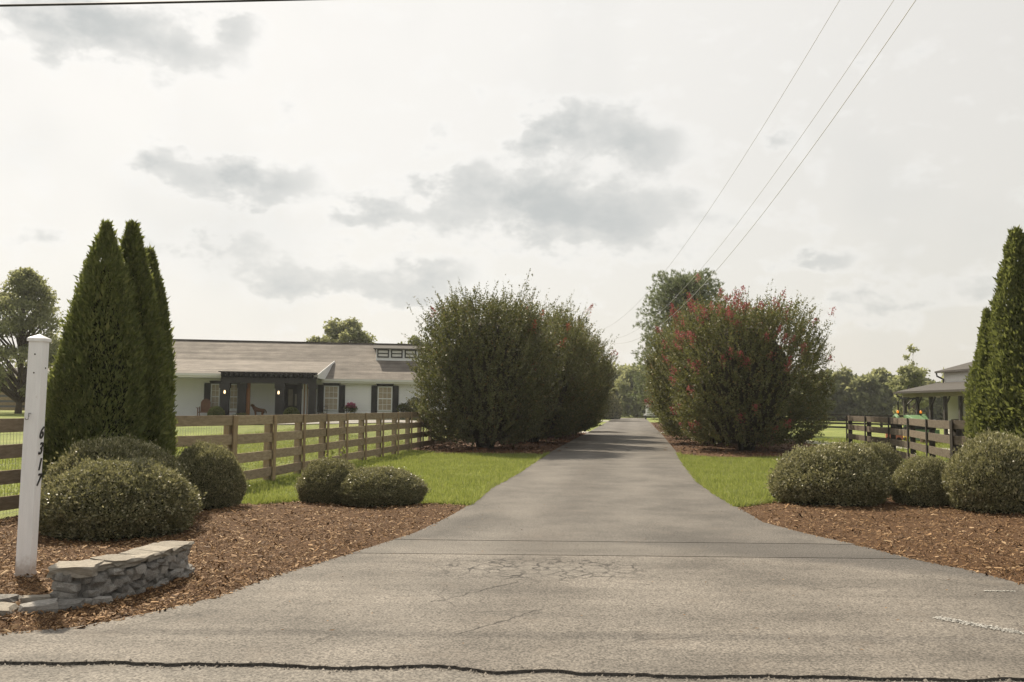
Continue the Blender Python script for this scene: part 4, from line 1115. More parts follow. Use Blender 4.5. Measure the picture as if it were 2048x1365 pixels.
for (x, y, lx, ly, lz, rz, cap) in [(-3.78, 6.70, .26, .20, .10, .2, 1), (-3.50, 6.82, .30, .15, .09, .55, 0), (-3.34, 6.93, .22, .13, .08, .5, 0), (-3.92, 7.03, .30, .18, .10, .1, 0), (-3.62, 7.06, .22, .17, .09, .4, 1),
                                (-3.46, 7.12, .24, .13, .10, .5, 0), (-4.12, 6.68, .34, .2, .10, .05, 1), (-4.2, 6.95, .3, .2, .09, .3, 0), (-3.27, 7.02, .15, .10, .09, .9, 0), (-3.42, 6.98, .13, .09, .08, .1, 0), (-4.45, 6.62, .35, .2, .1, .1, 0), (-3.15, 7.08, .14, .10, .07, .4, 0)]:
    o = obj('stone', rw.choice(CAPS if cap else STONES), ed); o.location = (x + 3.7, y - 6.9, .035 + rw.uniform(-.01, .01)); o.scale = (lx * 1.1, ly * 1.15, lz); o.rotation_euler = (rw.uniform(-.1, .1), rw.uniform(-.08, .08), rz)

# ------------------------------------------------------------------ board fences
def resample(pts, step):
    pts = [Vector((*p, 0)) for p in pts]; out = [pts[0]]; acc = 0.0
    for a, b in zip(pts[:-1], pts[1:]):
        L = (b - a).length; d = step - acc
        while d <= L: out.append(a + (b - a) * (d / L)); d += step
        acc = (acc + L) % step if L + acc >= step else acc + L
    return out
def board_fence(name, label, pts, step, side, rows, bh, hgt, wood, post, wire=False, group=None, batten=True, zbase=None, label_parts=None):
    """side = +1 / -1: which side of the line (left/right of travel) the boards are on"""
    o0 = Vector((pts[0][0], pts[0][1], 0))
    t = thing(name, label, 'fence', (o0.x, o0.y, tz(o0.x, o0.y)), 0, group)
    P = resample(pts, step); z0 = tz(o0.x, o0.y)
    rs_ = random.Random(len(P) * 7 + rows)
    Z = [tz(p.x, p.y) - z0 for p in P]; P = [p - o0 for p in P]
    wm = MB()
    for i, p in enumerate(P):
        d = (P[min(i + 1, len(P) - 1)] - P[max(i - 1, 0)]).normalized(); sd = Vector((-d.y, d.x, 0)) * side; dz = Vector((0, 0, Z[i]))
        lean = Vector((rs_.uniform(-.012, .012), rs_.uniform(-.012, .012), 0))
        mb = MB(); mb.bar(p - sd * .085 + dz - Vector((0, 0, .15)), p - sd * .085 + dz + lean + Vector((0, 0, hgt - .01)), .18, .13, up=sd); bevel(mb.build('post', post, t), .008, 1)
        if batten:
            mb = MB(); mb.bar(p + sd * .058 + dz - Vector((0, 0, .02)), p + sd * .058 + dz + lean + Vector((0, 0, hgt + .004)), .125, .03, up=sd); bevel(mb.build('batten', post, t), .004, 1)
        if i < len(P) - 1:
            q = P[i + 1]; dq = Vector((0, 0, Z[i + 1])); dd = (q - p).normalized(); sn = Vector((-dd.y, dd.x, 0)) * side
            gap = (hgt - .10 - rows * bh) / (rows - 1) if rows > 1 else 0
            for k in range(rows):
                zc = .10 + bh / 2 + k * (bh + gap); e1, e2 = rs_.uniform(-.010, .010), rs_.uniform(-.010, .010)
                mb = MB(); a = p + dd * .004 + sn * .02 + dz + Vector((0, 0, zc + e1)); b = q - dd * .004 + sn * .02 + dq + Vector((0, 0, zc + e2))
                mb.bar(a, b, .026, bh); ob = mb.build('board', wood, t); bevel(ob, .004, 1)
            if wire:
                L = (q - p).length; nv = int(L / .06)
                for v in range(nv):
                    f = (v + .5) / nv; c = p + (q - p) * f - sn * .012 + dz * (1 - f) + dq * f
                    wm.bar(c + Vector((0, 0, .03)), c + Vector((0, 0, hgt - .05)), .0026, .0026, up=sn)
                for h_ in range(10):
                    z = .06 + h_ * .135
                    wm.bar(p - sn * .012 + dz + Vector((0, 0, z)), q - sn * .012 + dq + Vector((0, 0, z)), .0026, .0026)
    if wire: tag(wm.build('wire_mesh', 'wire', t, fix=False), kind='stuff')
    return t
board_fence('board_fence', 'brown four board wood fence curving past the left conifers and shrubs', [(-10.4, 8.0), (-7.0, 12.2), (-6.75, 13.6), (-6.4, 15.0), (-5.9, 16.1), (-5.19, 17.4), (-4.78, 20.83), (-4.38, 25.0), (-3.80, 29.2), (-3.1, 34.54), (-2.5, 38.5)], 1.79, -1, 4, .19, 1.37, 'fence_wood', 'post_wood', True)
board_fence('board_fence', 'dark weathered four board fence behind the right shrubs', [(13.65, 36.6), (13.22, 33.6), (12.78, 30.2), (12.08, 27.2), (11.14, 23.75), (10.45, 21.0), (10.6, 20.0), (11.4, 19.1), (13, 18.4), (17, 17.6)], 3.05, -1, 4, .205, 1.37, 'dark_fence', 'dark_post')
board_fence('paddock_fence', 'distant dark rail fence behind the big pink shrub on the right', [(14, 78), (20, 76.5), (26, 75), (33, 73)], 2.4, -1, 4, .15, 1.25, 'dark_post', 'dark_post', batten=False)
board_fence('paddock_fence', 'brown board fence with tan posts in front of the grey shed far left', [(-44, 62), (-37, 61), (-31, 60.4), (-26.5, 60), (-22, 59.6)], 2.2, -1, 4, .2, 1.35, 'fence_wood', 'post_wood', batten=True)

# ------------------------------------------------------------------ house
HZ = .76
house = thing('house', 'long white clapboard house with brown shingle roof and black shutters', 'house', (-11.4, 53.5, HZ), R(9))
def clap(name, x0, x1, y, z0, z1, material, parent, step=.155):
    V = []; F = []; z = z0; n = 0
    while z < z1 - 1e-6:
        zt = min(z + step, z1)
        V += [(x0, y - .055, z), (x1, y - .055, z), (x1, y - .004, zt), (x0, y - .004, zt), (x0, y - .004, z), (x1, y - .004, z)]
        F += [(n, n + 1, n + 2, n + 3), (n + 4, n + 5, n + 1, n)]; n += 6; z = zt
    return MB().add(V, F).build(name, material, parent, fix=False)
wl = clap('wall', .02, 8.2, 0, -.1, 2.45, 'siding', house)
clap('wall', -14.2, .02, .05, -.1, 2.62, 'siding', house)
MB().box(-14.2, 8.2, .1, 9.2, -.1, 2.30).build('wall', 'siding', house)
MB().box(-14.4, 8.4, -.06, .0, -.25, -.1).build('foundation', 'concrete', house)
# roofs
EZ, EV, RV, RZ = 2.36, -.45, 4.7, 4.84            # right eave, ridge (local heights)
slope = (RZ - EZ) / (RV - EV)
roof = MB()
def roof_sheet(x0, x1, v0, z0, v1, z1, nx=60, ny=18, th=.05, skew=0.0):
    V = []; F = []
    for j in range(ny + 1):
        f = j / ny
        for i in range(nx + 1):
            xa = x0; xb = x1 + skew * (1 - f)
            x = xa + (xb - xa) * i / nx; v = v0 + (v1 - v0) * f
            z = z0 + (z1 - z0) * f + .018 * (((j * 1.0) % 2.25) / 2.25) * (-1) + .010 * noise.noise(Vector((x * .8, v * 2.1, 3)))
            V.append((x, v, z))
    for j in range(ny):
        for i in range(nx):
            a = j * (nx + 1) + i; F.append((a, a + 1, a + nx + 2, a + nx + 1))
    return V, F
V, F = roof_sheet(-14.6, 8.7, EV, EZ, RV, RZ); main = MB().add(V, F).build('roof', 'shingle', house, fix=False)
V, F = roof_sheet(-14.6, 8.7, 2 * RV - EV, EZ, RV, RZ, 20, 4); MB().add(V, F).build('roof', 'shingle', house, fix=False)
BV, LV, LZ = 1.8, -2.3, 2.52                        # break line of the porch roof, its eave
BZ = EZ + slope * (BV - EV) + .03
V, F = roof_sheet(-14.6, .75, LV, LZ, BV, BZ, 50, 16, skew=-.75); proof = MB().add(V, F).build('porch_roof', 'shingle', house, fix=False)
MB().bar((-14.6, RV, RZ + .01), (8.7, RV, RZ + .01), .26, .035).build('ridge_cap', 'shingle', main)
# step between the roofs: white gable return and dark fascia edge
gx = lambda f: .0 + .75 * f
pts = [(gx(0), LV, LZ - .02), (gx(1), BV, BZ - .01), (gx(.45), LV + (BV - LV) * .45, EZ + slope * max(0, (LV + (BV - LV) * .45) - EV) - .02), (gx(.45), EV, EZ - .05), (gx(0), LV, EZ - .02)]
MB().add(pts, [(0, 1, 2), (0, 2, 3), (0, 3, 4)]).build('gable_return', 'trim_white', house, fix=False)
MB().bar((gx(0) + .02, LV, LZ - .02), (gx(1) + .02, BV, BZ - .0), .03, .12).build('rake_board', 'trim_white', house)
for (x0, x1, v, z) in ((-14.6, -.02, LV, LZ), (.1, 8.7, EV, EZ)):
    g = MB(); g.box(x0, x1, v - .11, v - .005, z - .13, z - .01); g.box(x0, x1, v - .125, v - .105, z - .03, z - .005); g.build('gutter', 'gutter', house)
    MB().box(x0, x1, v - .004, v + .03, z - .24, z - .02).build('fascia', 'gutter', house)
MB().box(-14.6, -.02, LV + .03, .04, LZ - .24, LZ - .21).build('porch_ceiling', 'trim_white', house)
MB().box(.1, 8.7, EV + .03, -.02, EZ - .22, EZ - .19).build('soffit', 'trim_white', house)
MB().box(-14.6, .4, LV - .6, .04, -.22, -.06).build('porch_floor', 'concrete', house)
def window(x0, x1, z0, z1, v=0, cols=3, rows=4, head=True, shut=.36, glass='pane_reflection', frame='trim_white'):
    fr = MB(); fw = .06
    for (a, b, c, d) in ((x0, x0 + fw, z0, z1), (x1 - fw, x1, z0, z1), (x0 + fw, x1 - fw, z1 - fw, z1), (x0 + fw, x1 - fw, z0, z0 + fw)): fr.box(a, b, v - .105, v - .02, c, d)
    w_ = fr.build('window', frame, house)
    zm = (z0 + z1) / 2
    MB().box(x0 + fw, x1 - fw, v - .10, v - .03, zm - .03, zm + .03).build('meeting_rail', frame, w_)
    for (a, b) in ((z0 + fw, zm - .03), (zm + .03, z1 - fw)):
        MB().box(x0 + fw, x1 - fw, v - .072, v - .062, a, b).build('pane', glass, w_)
        mu = MB()
        for k in range(1, cols):
            x = x0 + fw + (x1 - x0 - 2 * fw) * k / cols; mu.box(x - .010, x + .010, v - .084, v - .070, a, b)
        z = (a + b) / 2; mu.box(x0 + fw, x1 - fw, v - .082, v - .0725, z - .010, z + .010)
        mu.build('glazing_bars', frame, w_)
    if head: 
        h = MB(); h.box(x0 - .06, x1 + .06, v - .14, v - .02, z1 + .01, z1 + .13); h.box(x0 - .1, x1 + .1, v - .17, v - .02, z1 + .13, z1 + .17); h.build('window_head', 'black_paint', w_)
    if shut:
        for a in (x0 - shut - .02, x1 + .02):
            s_ = MB(); s_.box(a, a + shut, v - .095, v - .024, z0 - .12, z1 + .05)
            for zz in (z0, zm, z1 - .12): s_.box(a + .05, a + shut - .05, v - .105, v - .095, zz - .05, zz + .10)
            s_.build('shutter', 'black_paint', w_)
def U(px, v=0.0):
    k = (px - 1024) / 1800; return ((53.5 + .988 * v) * k + 11.4 + .156 * v) / (.988 - .156 * k)
window(U(650), U(679), .50, 1.96)
window(U(757), U(786), .50, 1.96)
window(U(424), U(442), .50, 1.98, .05, 2, 4, True, .36)
window(U(461), U(479), .50, 1.98, .05, 2, 4, True, 0)
MB().box(U(334), U(345), -.06, .03, .4, 2.05).build('shutter', 'black_paint', house)
# door
dr = MB(); dr.box(U(573), U(600), -.055, .04, -.06, 2.02); door = dr.build('door', 'black_paint', house)
MB().box(U(579), U(588), -.068, -.057, .75, 1.72).build('door_glass', 'door_glass', door)
MB().box(U(592), U(596), -.068, -.057, .75, 1.45).build('door_glass', 'door_glass', door)
df = MB(); df.box(U(569), U(573) - .003, -.08, .04, -.06, 2.12); df.box(U(600) + .003, U(605), -.08, .04, -.06, 2.12); df.build('door_frame', 'black_paint', house)
# corner boards seen between the posts right of the door
for (a, b, mt) in ((606, 609.2, 'trim_white'), (609.6, 612.0, 'cedar'), (612.4, 615.4, 'trim_white'), (615.8, 617.6, 'cedar'), (618, 620.5, 'trim_white')):
    MB().box(U(a, -.9), U(b, -.9), -.93, -.87, -.06, 2.3).build('corner_board', mt, house)
# dormer
dm = MB(); dx0, dx1, dv, dz0, dz1 = 3.3, 6.75, 2.2, EZ + slope * (2.2 - EV) - .04, 4.42
dm.box(dx0, dx1, dv, dv + 1.6, dz0, dz1 - .03); dorm = dm.build('dormer', 'trim_white', house)
MB().add([(dx0 - .18, dv - .22, dz1 - .03), (dx1 + .18, dv - .22, dz1 - .03), (dx1 + .18, dv + 2.2, dz1 + .30), (dx0 - .18, dv + 2.2, dz1 + .30),
          (dx0 - .18, dv - .22, dz1 - .09), (dx1 + .18, dv - .22, dz1 - .09), (dx1 + .18, dv + 2.2, dz1 + .24), (dx0 - .18, dv + 2.2, dz1 + .24)],
         [(0, 1, 2, 3), (7, 6, 5, 4), (0, 4, 5, 1), (1, 5, 6, 2), (2, 6, 7, 3), (3, 7, 4, 0)]).build('dormer_roof', 'barn_roof', dorm)
for k in range(4):
    x0 = dx0 + .07 + k * .85; x1 = x0 + .72; z0, z1 = dz0 + .22, dz1 - .10; fr = MB()
    for (a, b, c, d) in ((x0, x0 + .07, z0, z1), (x1 - .07, x1, z0, z1), (x0 + .07, x1 - .07, z1 - .06, z1), (x0 + .07, x1 - .07, z0, z0 + .07), (x0 + .07, x1 - .07, (z0 + z1) / 2 - .03, (z0 + z1) / 2 + .03)): fr.box(a, b, dv - .05, dv - .005, c, d)
    fr.build('window_frame', 'black_paint', dorm); MB().box(x0 + .07, x1 - .07, dv - .022, dv - .012, z0 + .07, z1 - .06).build('pane', 'blind', dorm)
# porch posts and pergola
perg = thing('pergola', 'black wooden pergola with rafter tails across the house porch', 'pergola', house.location.copy(), R(9))
pv = -2.75
for (a, b, v) in ((443, 461, pv), (478, 495, -2.3), (553, 571, pv), (598, 605, -2.4), (619, 634, pv)):
    c = MB(); x0, x1 = U(a, v), U(b, v); c.box(x0, x1, v - .2, v + .2, -.2, 1.98); c.box(x0 - .04, x1 + .04, v - .24, v + .24, 1.7, 1.98); c.box(x0 - .04, x1 + .04, v - .24, v + .24, -.2, 0.02)
    c.build('column', 'black_paint', perg)
MB().box(U(495, -2.2), U(502.5, -2.2), -2.3, -2.1, -.1, 2.05).build('cedar_post', 'cedar', perg)
x0, x1 = U(444, pv), U(634, pv)
bm_ = MB(); bm_.box(x0, x1, pv - .24, pv - .18, 1.99, 2.30); bm_.box(x0, x1, pv + .18, pv + .24, 1.99, 2.30); bm_.build('beam', 'black_paint', perg)
MB().box(x0, x1, pv + .43, pv + .47, 2.25, 2.572).build('backing_board', 'black_paint', perg)
n = 19
for k in range(n):
    x = x0 + (x1 - x0) * (k + .3) / n
    MB().add([(x - .035, pv - .62, 2.44), (x + .035, pv - .62, 2.44), (x + .035, pv - .62, 2.57), (x - .035, pv - .62, 2.57), (x - .035, pv + .42, 2.305), (x + .035, pv + .42, 2.305), (x + .035, pv + .42, 2.57), (x - .035, pv + .42, 2.57), (x - .035, pv - .42, 2.305), (x + .035, pv - .42, 2.305)],
             [(0, 1, 2, 3), (7, 6, 5, 4), (3, 2, 6, 7), (0, 8, 9, 1), (8, 4, 5, 9), (0, 3, 7, 4, 8), (1, 9, 5, 6, 2)]).build('rafter', 'black_paint', perg)
MB().box(x0 - .1, x1 + .05, pv - .5, pv - .44, 2.573, 2.62).build('purlin', 'black_paint', perg)
MB().box(x0 - .1, x1 + .05, pv - .05, pv + .4, 2.573, 2.62).build('purlin', 'black_paint', perg)
def hpt(u, v, z): return (-11.4 + u * math.cos(R(9)) - v * math.sin(R(9)), 53.5 + u * math.sin(R(9)) + v * math.cos(R(9)), HZ + z)
for px, lab in ((453, 'lit wall lantern on the left black porch column'), (560, 'lit wall lantern on the column beside the house door')):
    t = thing('lantern', lab, 'lantern', hpt(U(px, pv), pv - .30, 1.48), R(9), 'porch lanterns')
    c = MB(); c.box(-.08, .08, -.08, .08, .12, .16); c.box(-.08, .08, -.08, .08, -.16, -.13); c.box(-.03, .03, .0, .09, .02, .08)
    for sx in (-1, 1):
        for sy in (-1, 1): c.box(sx * .07 - .01, sx * .07 + .01, sy * .07 - .01, sy * .07 + .01, -.13, .12)
    c.build('frame', 'black_paint', t); MB().lathe([(.0, -.09), (.045, -.08), (.055, 0), (.04, .08), (.0, .10)], 10).build('bulb', 'lamp_glow', t, True)
# porch furniture
t = thing('rocking_chair', 'brown wooden rocking chair on the porch left of the pergola', 'chair', hpt(U(412, -1.3), -1.3, -.05), R(9))
back = [(-.27, .38), (.27, .38), (.27, .95), (.18, 1.10), (0, 1.16), (-.18, 1.10), (-.27, .95)]
mm = MB(); mm.add([(x, .28 + (z - .38) * .22, z) for x, z in back] + [(x, .31 + (z - .38) * .22, z) for x, z in back], [tuple(range(7)), tuple(range(13, 6, -1))] + [(i, (i + 1) % 7, (i + 1) % 7 + 7, i + 7) for i in range(7)]); mm.build('backrest', 'chair_wood', t)
MB().box(-.30, .30, -.28, .30, .36, .41).build('seat', 'chair_wood', t)
for sx in (-1, 1):
    MB().box(sx * .36 - .05, sx * .36 + .05, -.34, .34, .62, .65).build('armrest', 'chair_wood', t)
    for y in (-.28, .28): MB().box(sx * .31 - .025, sx * .31 + .025, y - .025, y + .025, .05, .63 if y < 0 else .7).build('leg', 'chair_wood', t)
    MB().tube([(sx * .31, -.52, .12), (sx * .31, -.25, .03), (sx * .31, .1, .0), (sx * .31, .5, .08), (sx * .31, .7, .18)], .025, 6).build('rocker', 'chair_wood', t)
t = thing('porch_bench', 'brown wooden seat between the black pergola columns', 'bench', hpt(U(468, -1.6), -1.6, -.05), R(9))
MB().box(-.5, .5, -.22, .22, .40, .45).build('seat', 'chair_wood', t); MB().bar((-.42, .2, .42), (-.42, .30, .86), .06, .05).build('back_post', 'chair_wood', t)
MB().box(-.55, -.3, -.24, .24, .62, .66).build('armrest', 'chair_wood', t)
for sx in (-.42, .42):
    for sy in (-.18, .18): MB().box(sx - .03, sx + .03, sy - .03, sy + .03, 0, .40).build('leg', 'chair_wood', t)
def ball_bush(label, x, v, r, z):
    p = hpt(x, v, z); t = thing('ball_topiary', label, 'topiary', p, 0, 'clipped round bushes at the porch')
    d = rand_dirs(5200); P = d * r * (1 - .06 * np.abs(RNG.normal(size=(len(d), 1)))) + [0, 0, r * .95]; V, F = leaf_quads(P, d + RNG.normal(size=d.shape) * .6, norm(d + RNG.normal(size=d.shape) * .5), .07, .045)
    obj('foliage', mesh_np('foliage', V, F, 'thuja'), t)
    MB().lathe([(.02, .05 * r), (r * .7, .3 * r), (r * .88, .95 * r), (r * .6, 1.6 * r), (.02, 1.82 * r)], 14).build('shade_core', 'shrub_core', t, True)  # added dark core standing for shade inside the ball
ball_bush('round clipped bush in front of the left pergola column', U(436, -3.6), -3.6, .42, -.16)
ball_bush('round clipped bush in front of the dark house door', U(586, -3.4), -3.4, .42, -.16)
def flower_stand(label, x, v, fm, nf):
    t = thing('flower_stand', label, 'planter', hpt(x, v, -.1), R(9), 'plant stands under the house windows')
    for sx in (-1, 1):
        mm = MB(); mm.tube([(sx * .24, -.1, 0), (sx * .24, -.1, .95)], .014, 5); mm.tube([(sx * .24, .1, 0), (sx * .24, .1, .95)], .014, 5); mm.tube([(sx * .24, -.1, .9), (sx * .24, .1, .9)], .012, 5); mm.build('leg', 'black_paint', t)
    mm = MB(); mm.tube([(-.24, -.1, .42), (-.1, -.1, .6), (.1, -.1, .6), (.24, -.1, .42)], .012, 5); mm.tube([(-.24, -.1, .72), (.24, -.1, .72)], .012, 5); mm.build('rail', 'black_paint', t)
    MB().lathe([(.0, .56), (.12, .56), (.20, .80), (.18, .80), (.0, .76)], 14).build('bowl', 'pot', t, True)
    d = rand_dirs(nf); d[:, 2] = np.abs(d[:, 2]); P = d * RNG.uniform(.5, 1, (nf, 1)) * [.30, .24, .28] + [0, 0, .78]; V, F = leaf_quads(P, d + RNG.normal(size=d.shape) * .6, rand_dirs(nf), .09, .06); obj('flowers', mesh_np('flowers', V, F, fm), t)
    d = rand_dirs(nf); P = d * [.36, .28, .20] * RNG.uniform(.6, 1, (nf, 1)) + [0, 0, .74]; V, F = leaf_quads(P, d + RNG.normal(size=d.shape) * .6, rand_dirs(nf), .10, .05); obj('leaves', mesh_np('leaves', V, F, 'broadleaf'), t)
    P = rand_dirs(200) * [.2, .15, .14] + [0, 0, .25]; V, F = leaf_quads(P, rand_dirs(200), rand_dirs(200), .10, .05); obj('lower_leaves', mesh_np('lower_leaves', V, F, 'broadleaf'), t)
flower_stand('iron stand with a bowl of pink flowers between the two right windows', U(704, -.7), -.7, 'pink_petal', 420)
flower_stand('iron stand with a green plant bowl right of the far right window', U(808, -.7), -.7, 'broadleaf', 320)
t = thing('garden_chair', 'small black metal chair with plants under the first right window', 'chair', hpt(U(648, -.8), -.8, -.1), R(9))
mm = MB(); mm.box(-.26, .26, -.22, .22, .40, .43); mm.build('seat', 'black_paint', t)
for sx in (-.24, .24):
    for sy in (-.2, .2): MB().tube([(sx, sy, 0), (sx, sy, .40 if sy < 0 else .85)], .014, 5).build('leg', 'black_paint', t)
mm = MB(); mm.tube([(-.24, .2, .84), (.24, .2, .84)], .014, 5); mm.tube([(-.24, .2, .62), (.24, .2, .62)], .012, 5); mm.build('backrest', 'black_paint', t)
P = rand_dirs(260) * [.26, .2, .14] + [0, -.1, .30]; V, F = leaf_quads(P, rand_dirs(260), rand_dirs(260), .10, .05); obj('plant', mesh_np('plant', V, F, 'broadleaf'), t)
def bush(name, label, x, y, z, rx, rz, n, leaf, material):
    t = thing(name, label, 'bush', (x, y, z)); d = rand_dirs(n); P = d * (RNG.random((n, 1)) ** .35) * [rx, rx, rz] + [0, 0, rz * .9]; P = P[P[:, 2] > 0]
    V, F = leaf_quads(P, rand_dirs(len(P)), rand_dirs(len(P)), leaf, leaf * .55); obj('foliage', mesh_np('foliage', V, F, material), t)
    mm = MB()
    for k in range(6): a = k * 1.05; mm.tube([(0, 0, -.05), (math.cos(a) * rx * .6, math.sin(a) * rx * .6, rz * 1.1)], [.02, .006], 4)
    mm.build('stems', 'twig', t)
bush('foundation_bush', 'dark loose bush at the house wall beside the left row of shrubs', *hpt(U(836, -1), -1.0, -.1), .75, .80, 3200, .10, 'myrtle')
bush('flower_bush', 'low loose plant before the cedar porch post', *hpt(U(486, -3.6), -3.6, -.2), .5, .30, 900, .08, 'myrtle_light')

# the dog on the porch
t = thing('dog', 'brown curly dog standing on the porch before the white wall', 'dog', hpt(U(520, -1.7), -1.7, -.06), R(9))
J = {'pelvis': (.22, 0, .56, .10), 'belly': (.05, 0, .55, .105), 'chest': (-.15, 0, .56, .14), 'neck': (-.27, 0, .72, .085), 'head': (-.33, -.02, .86, .085), 'muz': (-.36, -.15, .82, .045), 'nose': (-.365, -.20, .81, .035),
     'tail1': (.32, 0, .60, .03), 'tail2': (.40, .02, .50, .03), 'tail3': (.43, .02, .36, .025),
     'ear1': (-.27, -.0, .84, .035), 'ear2': (-.25, -.02, .74, .03), 'earL': (-.40, .0, .84, .03), 'earL2': (-.42, -.01, .76, .028)}
E_ = [('pelvis', 'belly'), ('belly', 'chest'), ('chest', 'neck'), ('neck', 'head'), ('head', 'muz'), ('muz', 'nose'), ('pelvis', 'tail1'), ('tail1', 'tail2'), ('tail2', 'tail3'), ('head', 'ear1'), ('ear1', 'ear2'), ('head', 'earL'), ('earL', 'earL2')]
for s_, y in (('l', -.10), ('r', .10)):
    J.update({'fs' + s_: (-.17, y * .9, .48, .065), 'fe' + s_: (-.15, y, .32, .045), 'fw' + s_: (-.16, y, .14, .036), 'fp' + s_: (-.17, y, .035, .036), 'ft' + s_: (-.22, y, .03, .03),
              'hs' + s_: (.25, y * .9, .46, .075), 'hk' + s_: (.20, y, .32, .055), 'hh' + s_: (.31, y, .19, .036), 'hp' + s_: (.29, y, .035, .034), 'ht' + s_: (.23, y, .03, .03)})
    E_ += [('chest', 'fs' + s_), ('fs' + s_, 'fe' + s_), ('fe' + s_, 'fw' + s_), ('fw' + s_, 'fp' + s_), ('fp' + s_, 'ft' + s_), ('pelvis', 'hs' + s_), ('hs' + s_, 'hk' + s_), ('hk' + s_, 'hh' + s_), ('hh' + s_, 'hp' + s_), ('hp' + s_, 'ht' + s_)]
names = list(J); me = bpy.data.meshes.new('body'); me.from_pydata([J[n_][:3] for n_ in names], [(names.index(a), names.index(b)) for a, b in E_], [])
body_o = obj('body', me, t); body_o.modifiers.new('skin', 'SKIN'); 
for i, n_ in enumerate(names):
    sv = me.skin_vertices[0].data[i]; sv.radius = (J[n_][3],) * 2; sv.use_root = (i == 0)
body_o.modifiers.new('sub', 'SUBSURF').levels = 2; body_o.modifiers['sub'].render_levels = 2; me.materials.append(MATS['dog_fur'])
body_o.scale = (1.02, 1.02, 1.0)

# ------------------------------------------------------------------ buildings far left
t = thing('shed', 'long low dark grey shed behind the tree at the left edge', 'shed', (-40, 70, tz(-40, 70)))
MB().box(-9, 10, 0, 7, -.2, 2.4).build('wall', 'grey_wall', t)
MB().add([(-9.4, -.5, 2.35), (10.4, -.5, 2.35), (10.4, 3.5, 3.3), (-9.4, 3.5, 3.3), (10.4, 7.5, 2.35), (-9.4, 7.5, 2.35)], [(0, 1, 2, 3), (3, 2, 4, 5)]).build('roof', 'barn_roof', t)
for k in range(7): MB().box(-8.4 + k * 2.6, -8.2 + k * 2.6, -.06, -.005, -.2, 2.35).build('wall_post', 'barn_trim', t)
t = thing('white_building', 'white gabled building half hidden left of the tall conifers', 'building', (-40.5, 84, tz(-40, 84)), R(4))
MB().box(-3.2, 3.2, 0, 8, -.2, 3.4).build('wall', 'shed_white', t)
MB().add([(-3.2, .0, 3.4), (3.2, .0, 3.4), (0, 0, 5.0), (-3.2, 8, 3.4), (3.2, 8, 3.4), (0, 8, 5.0)], [(0, 1, 2), (5, 4, 3)]).build('gable', 'shed_white', t)
MB().add([(-3.6, -.3, 3.25), (0, -.3, 5.08), (0, 8.3, 5.08), (-3.6, 8.3, 3.25), (3.6, -.3, 3.25), (3.6, 8.3, 3.25)], [(0, 1, 2, 3), (1, 4, 5, 2)]).build('roof', 'barn_roof', t)
MB().box(-.9, .9, -.05, -.005, -.1, 2.4).build('door', 'grey_wall', t)

# ------------------------------------------------------------------ barn
barn = thing('barn', 'white sided barn with dark roof and open porch at right', 'barn', (24.85, 51.7, 0))
# local: wall facing -x is x=0 running towards -y
V = []; F = []; z = -.1; n = 0
while z < 3.9:
    zt = min(z + .19, 3.9); V += [(-.025, -14, z), (-.025, 0, z), (-.004, 0, zt), (-.004, -14, zt), (-.004, -14, z), (-.004, 0, z)]; F += [(n, n + 1, n + 2, n + 3), (n + 4, n + 5, n + 1, n)]; n += 6; z = zt
MB().add(V, F).build('siding', 'barn_siding', barn, fix=False)
MB().box(0, 12, -14, 0, -.1, 3.9).build('wall', 'barn_siding', barn)
ov = .36
MB().add([(-ov, -14 - ov, 3.88), (12 + ov, -14 - ov, 3.88), (12 + ov, ov, 3.88), (-ov, ov, 3.88), (6, -8, 6.2), (6, -6, 6.2)], [(0, 1, 4), (1, 2, 5, 4), (2, 3, 5), (3, 0, 4, 5), (3, 2, 1, 0)]).build('roof', 'barn_roof', barn)
MB().box(-ov - .02, -ov + .10, -14.5, ov, 3.78, 3.885).build('gutter', 'barn_trim', barn)
MB().tube([(-ov + .04, ov - .1, 3.78), (-ov + .05, ov - .15, 3.6), (-.08, -.06, 3.42), (-.08, -.06, 3.2)], .05, 8).build('downspout', 'barn_trim', barn)
MB().add([(-2.45, -14, 2.62), (-2.45, .9, 2.62), (.0, .9, 3.16), (.0, -14, 3.16), (-2.45, -14, 2.70), (-2.45, .9, 2.70), (.0, .9, 3.24), (.0, -14, 3.24)], [(3, 2, 1, 0), (4, 5, 6, 7), (0, 1, 5, 4), (1, 2, 6, 5), (2, 3, 7, 6), (3, 0, 4, 7)]).build('porch_roof', 'barn_roof', barn)
MB().box(-2.56, -2.455, -14, .92, 2.58, 2.69).build('gutter', 'barn_trim', barn)
MB().box(-2.1, -1.9, -14, .75, 2.38, 2.615).build('beam', 'barn_beam', barn); MB().box(-1.9, -.03, .55, .75, 2.38, 2.70).build('beam', 'barn_beam', barn)
MB().tube([(-2.4, .86, 2.58), (-2.35, .85, 2.45), (-2.05, .8, 2.3), (-2.05, .8, 2.1)], .045, 8).build('downspout', 'barn_trim', barn)
for k in range(9):
    y = .65 - k * 1.62; MB().box(-2.08, -1.92, y - .08, y + .08, -.1, 2.379).build('porch_post', 'barn_trim', barn)
    MB().bar((-2.0, y - .09, 1.95), (-2.0, y - .5, 2.36), .07, .07).build('brace', 'barn_trim', barn)
MB().bar((-1.92, .65, 1.9), (-1.45, .65, 2.36), .07, .07).build('brace', 'barn_trim', barn)
t = thing('firewood_pile', 'stacked split firewood under the barn porch', 'firewood', (23.9, 47.5, 0))
rw = random.Random(8)
lm = MB(); lm.tube([(-.22, 0, 0), (.22, 0, 0)], .09, 8); log_me = lm.mesh('log', 'log_bark')
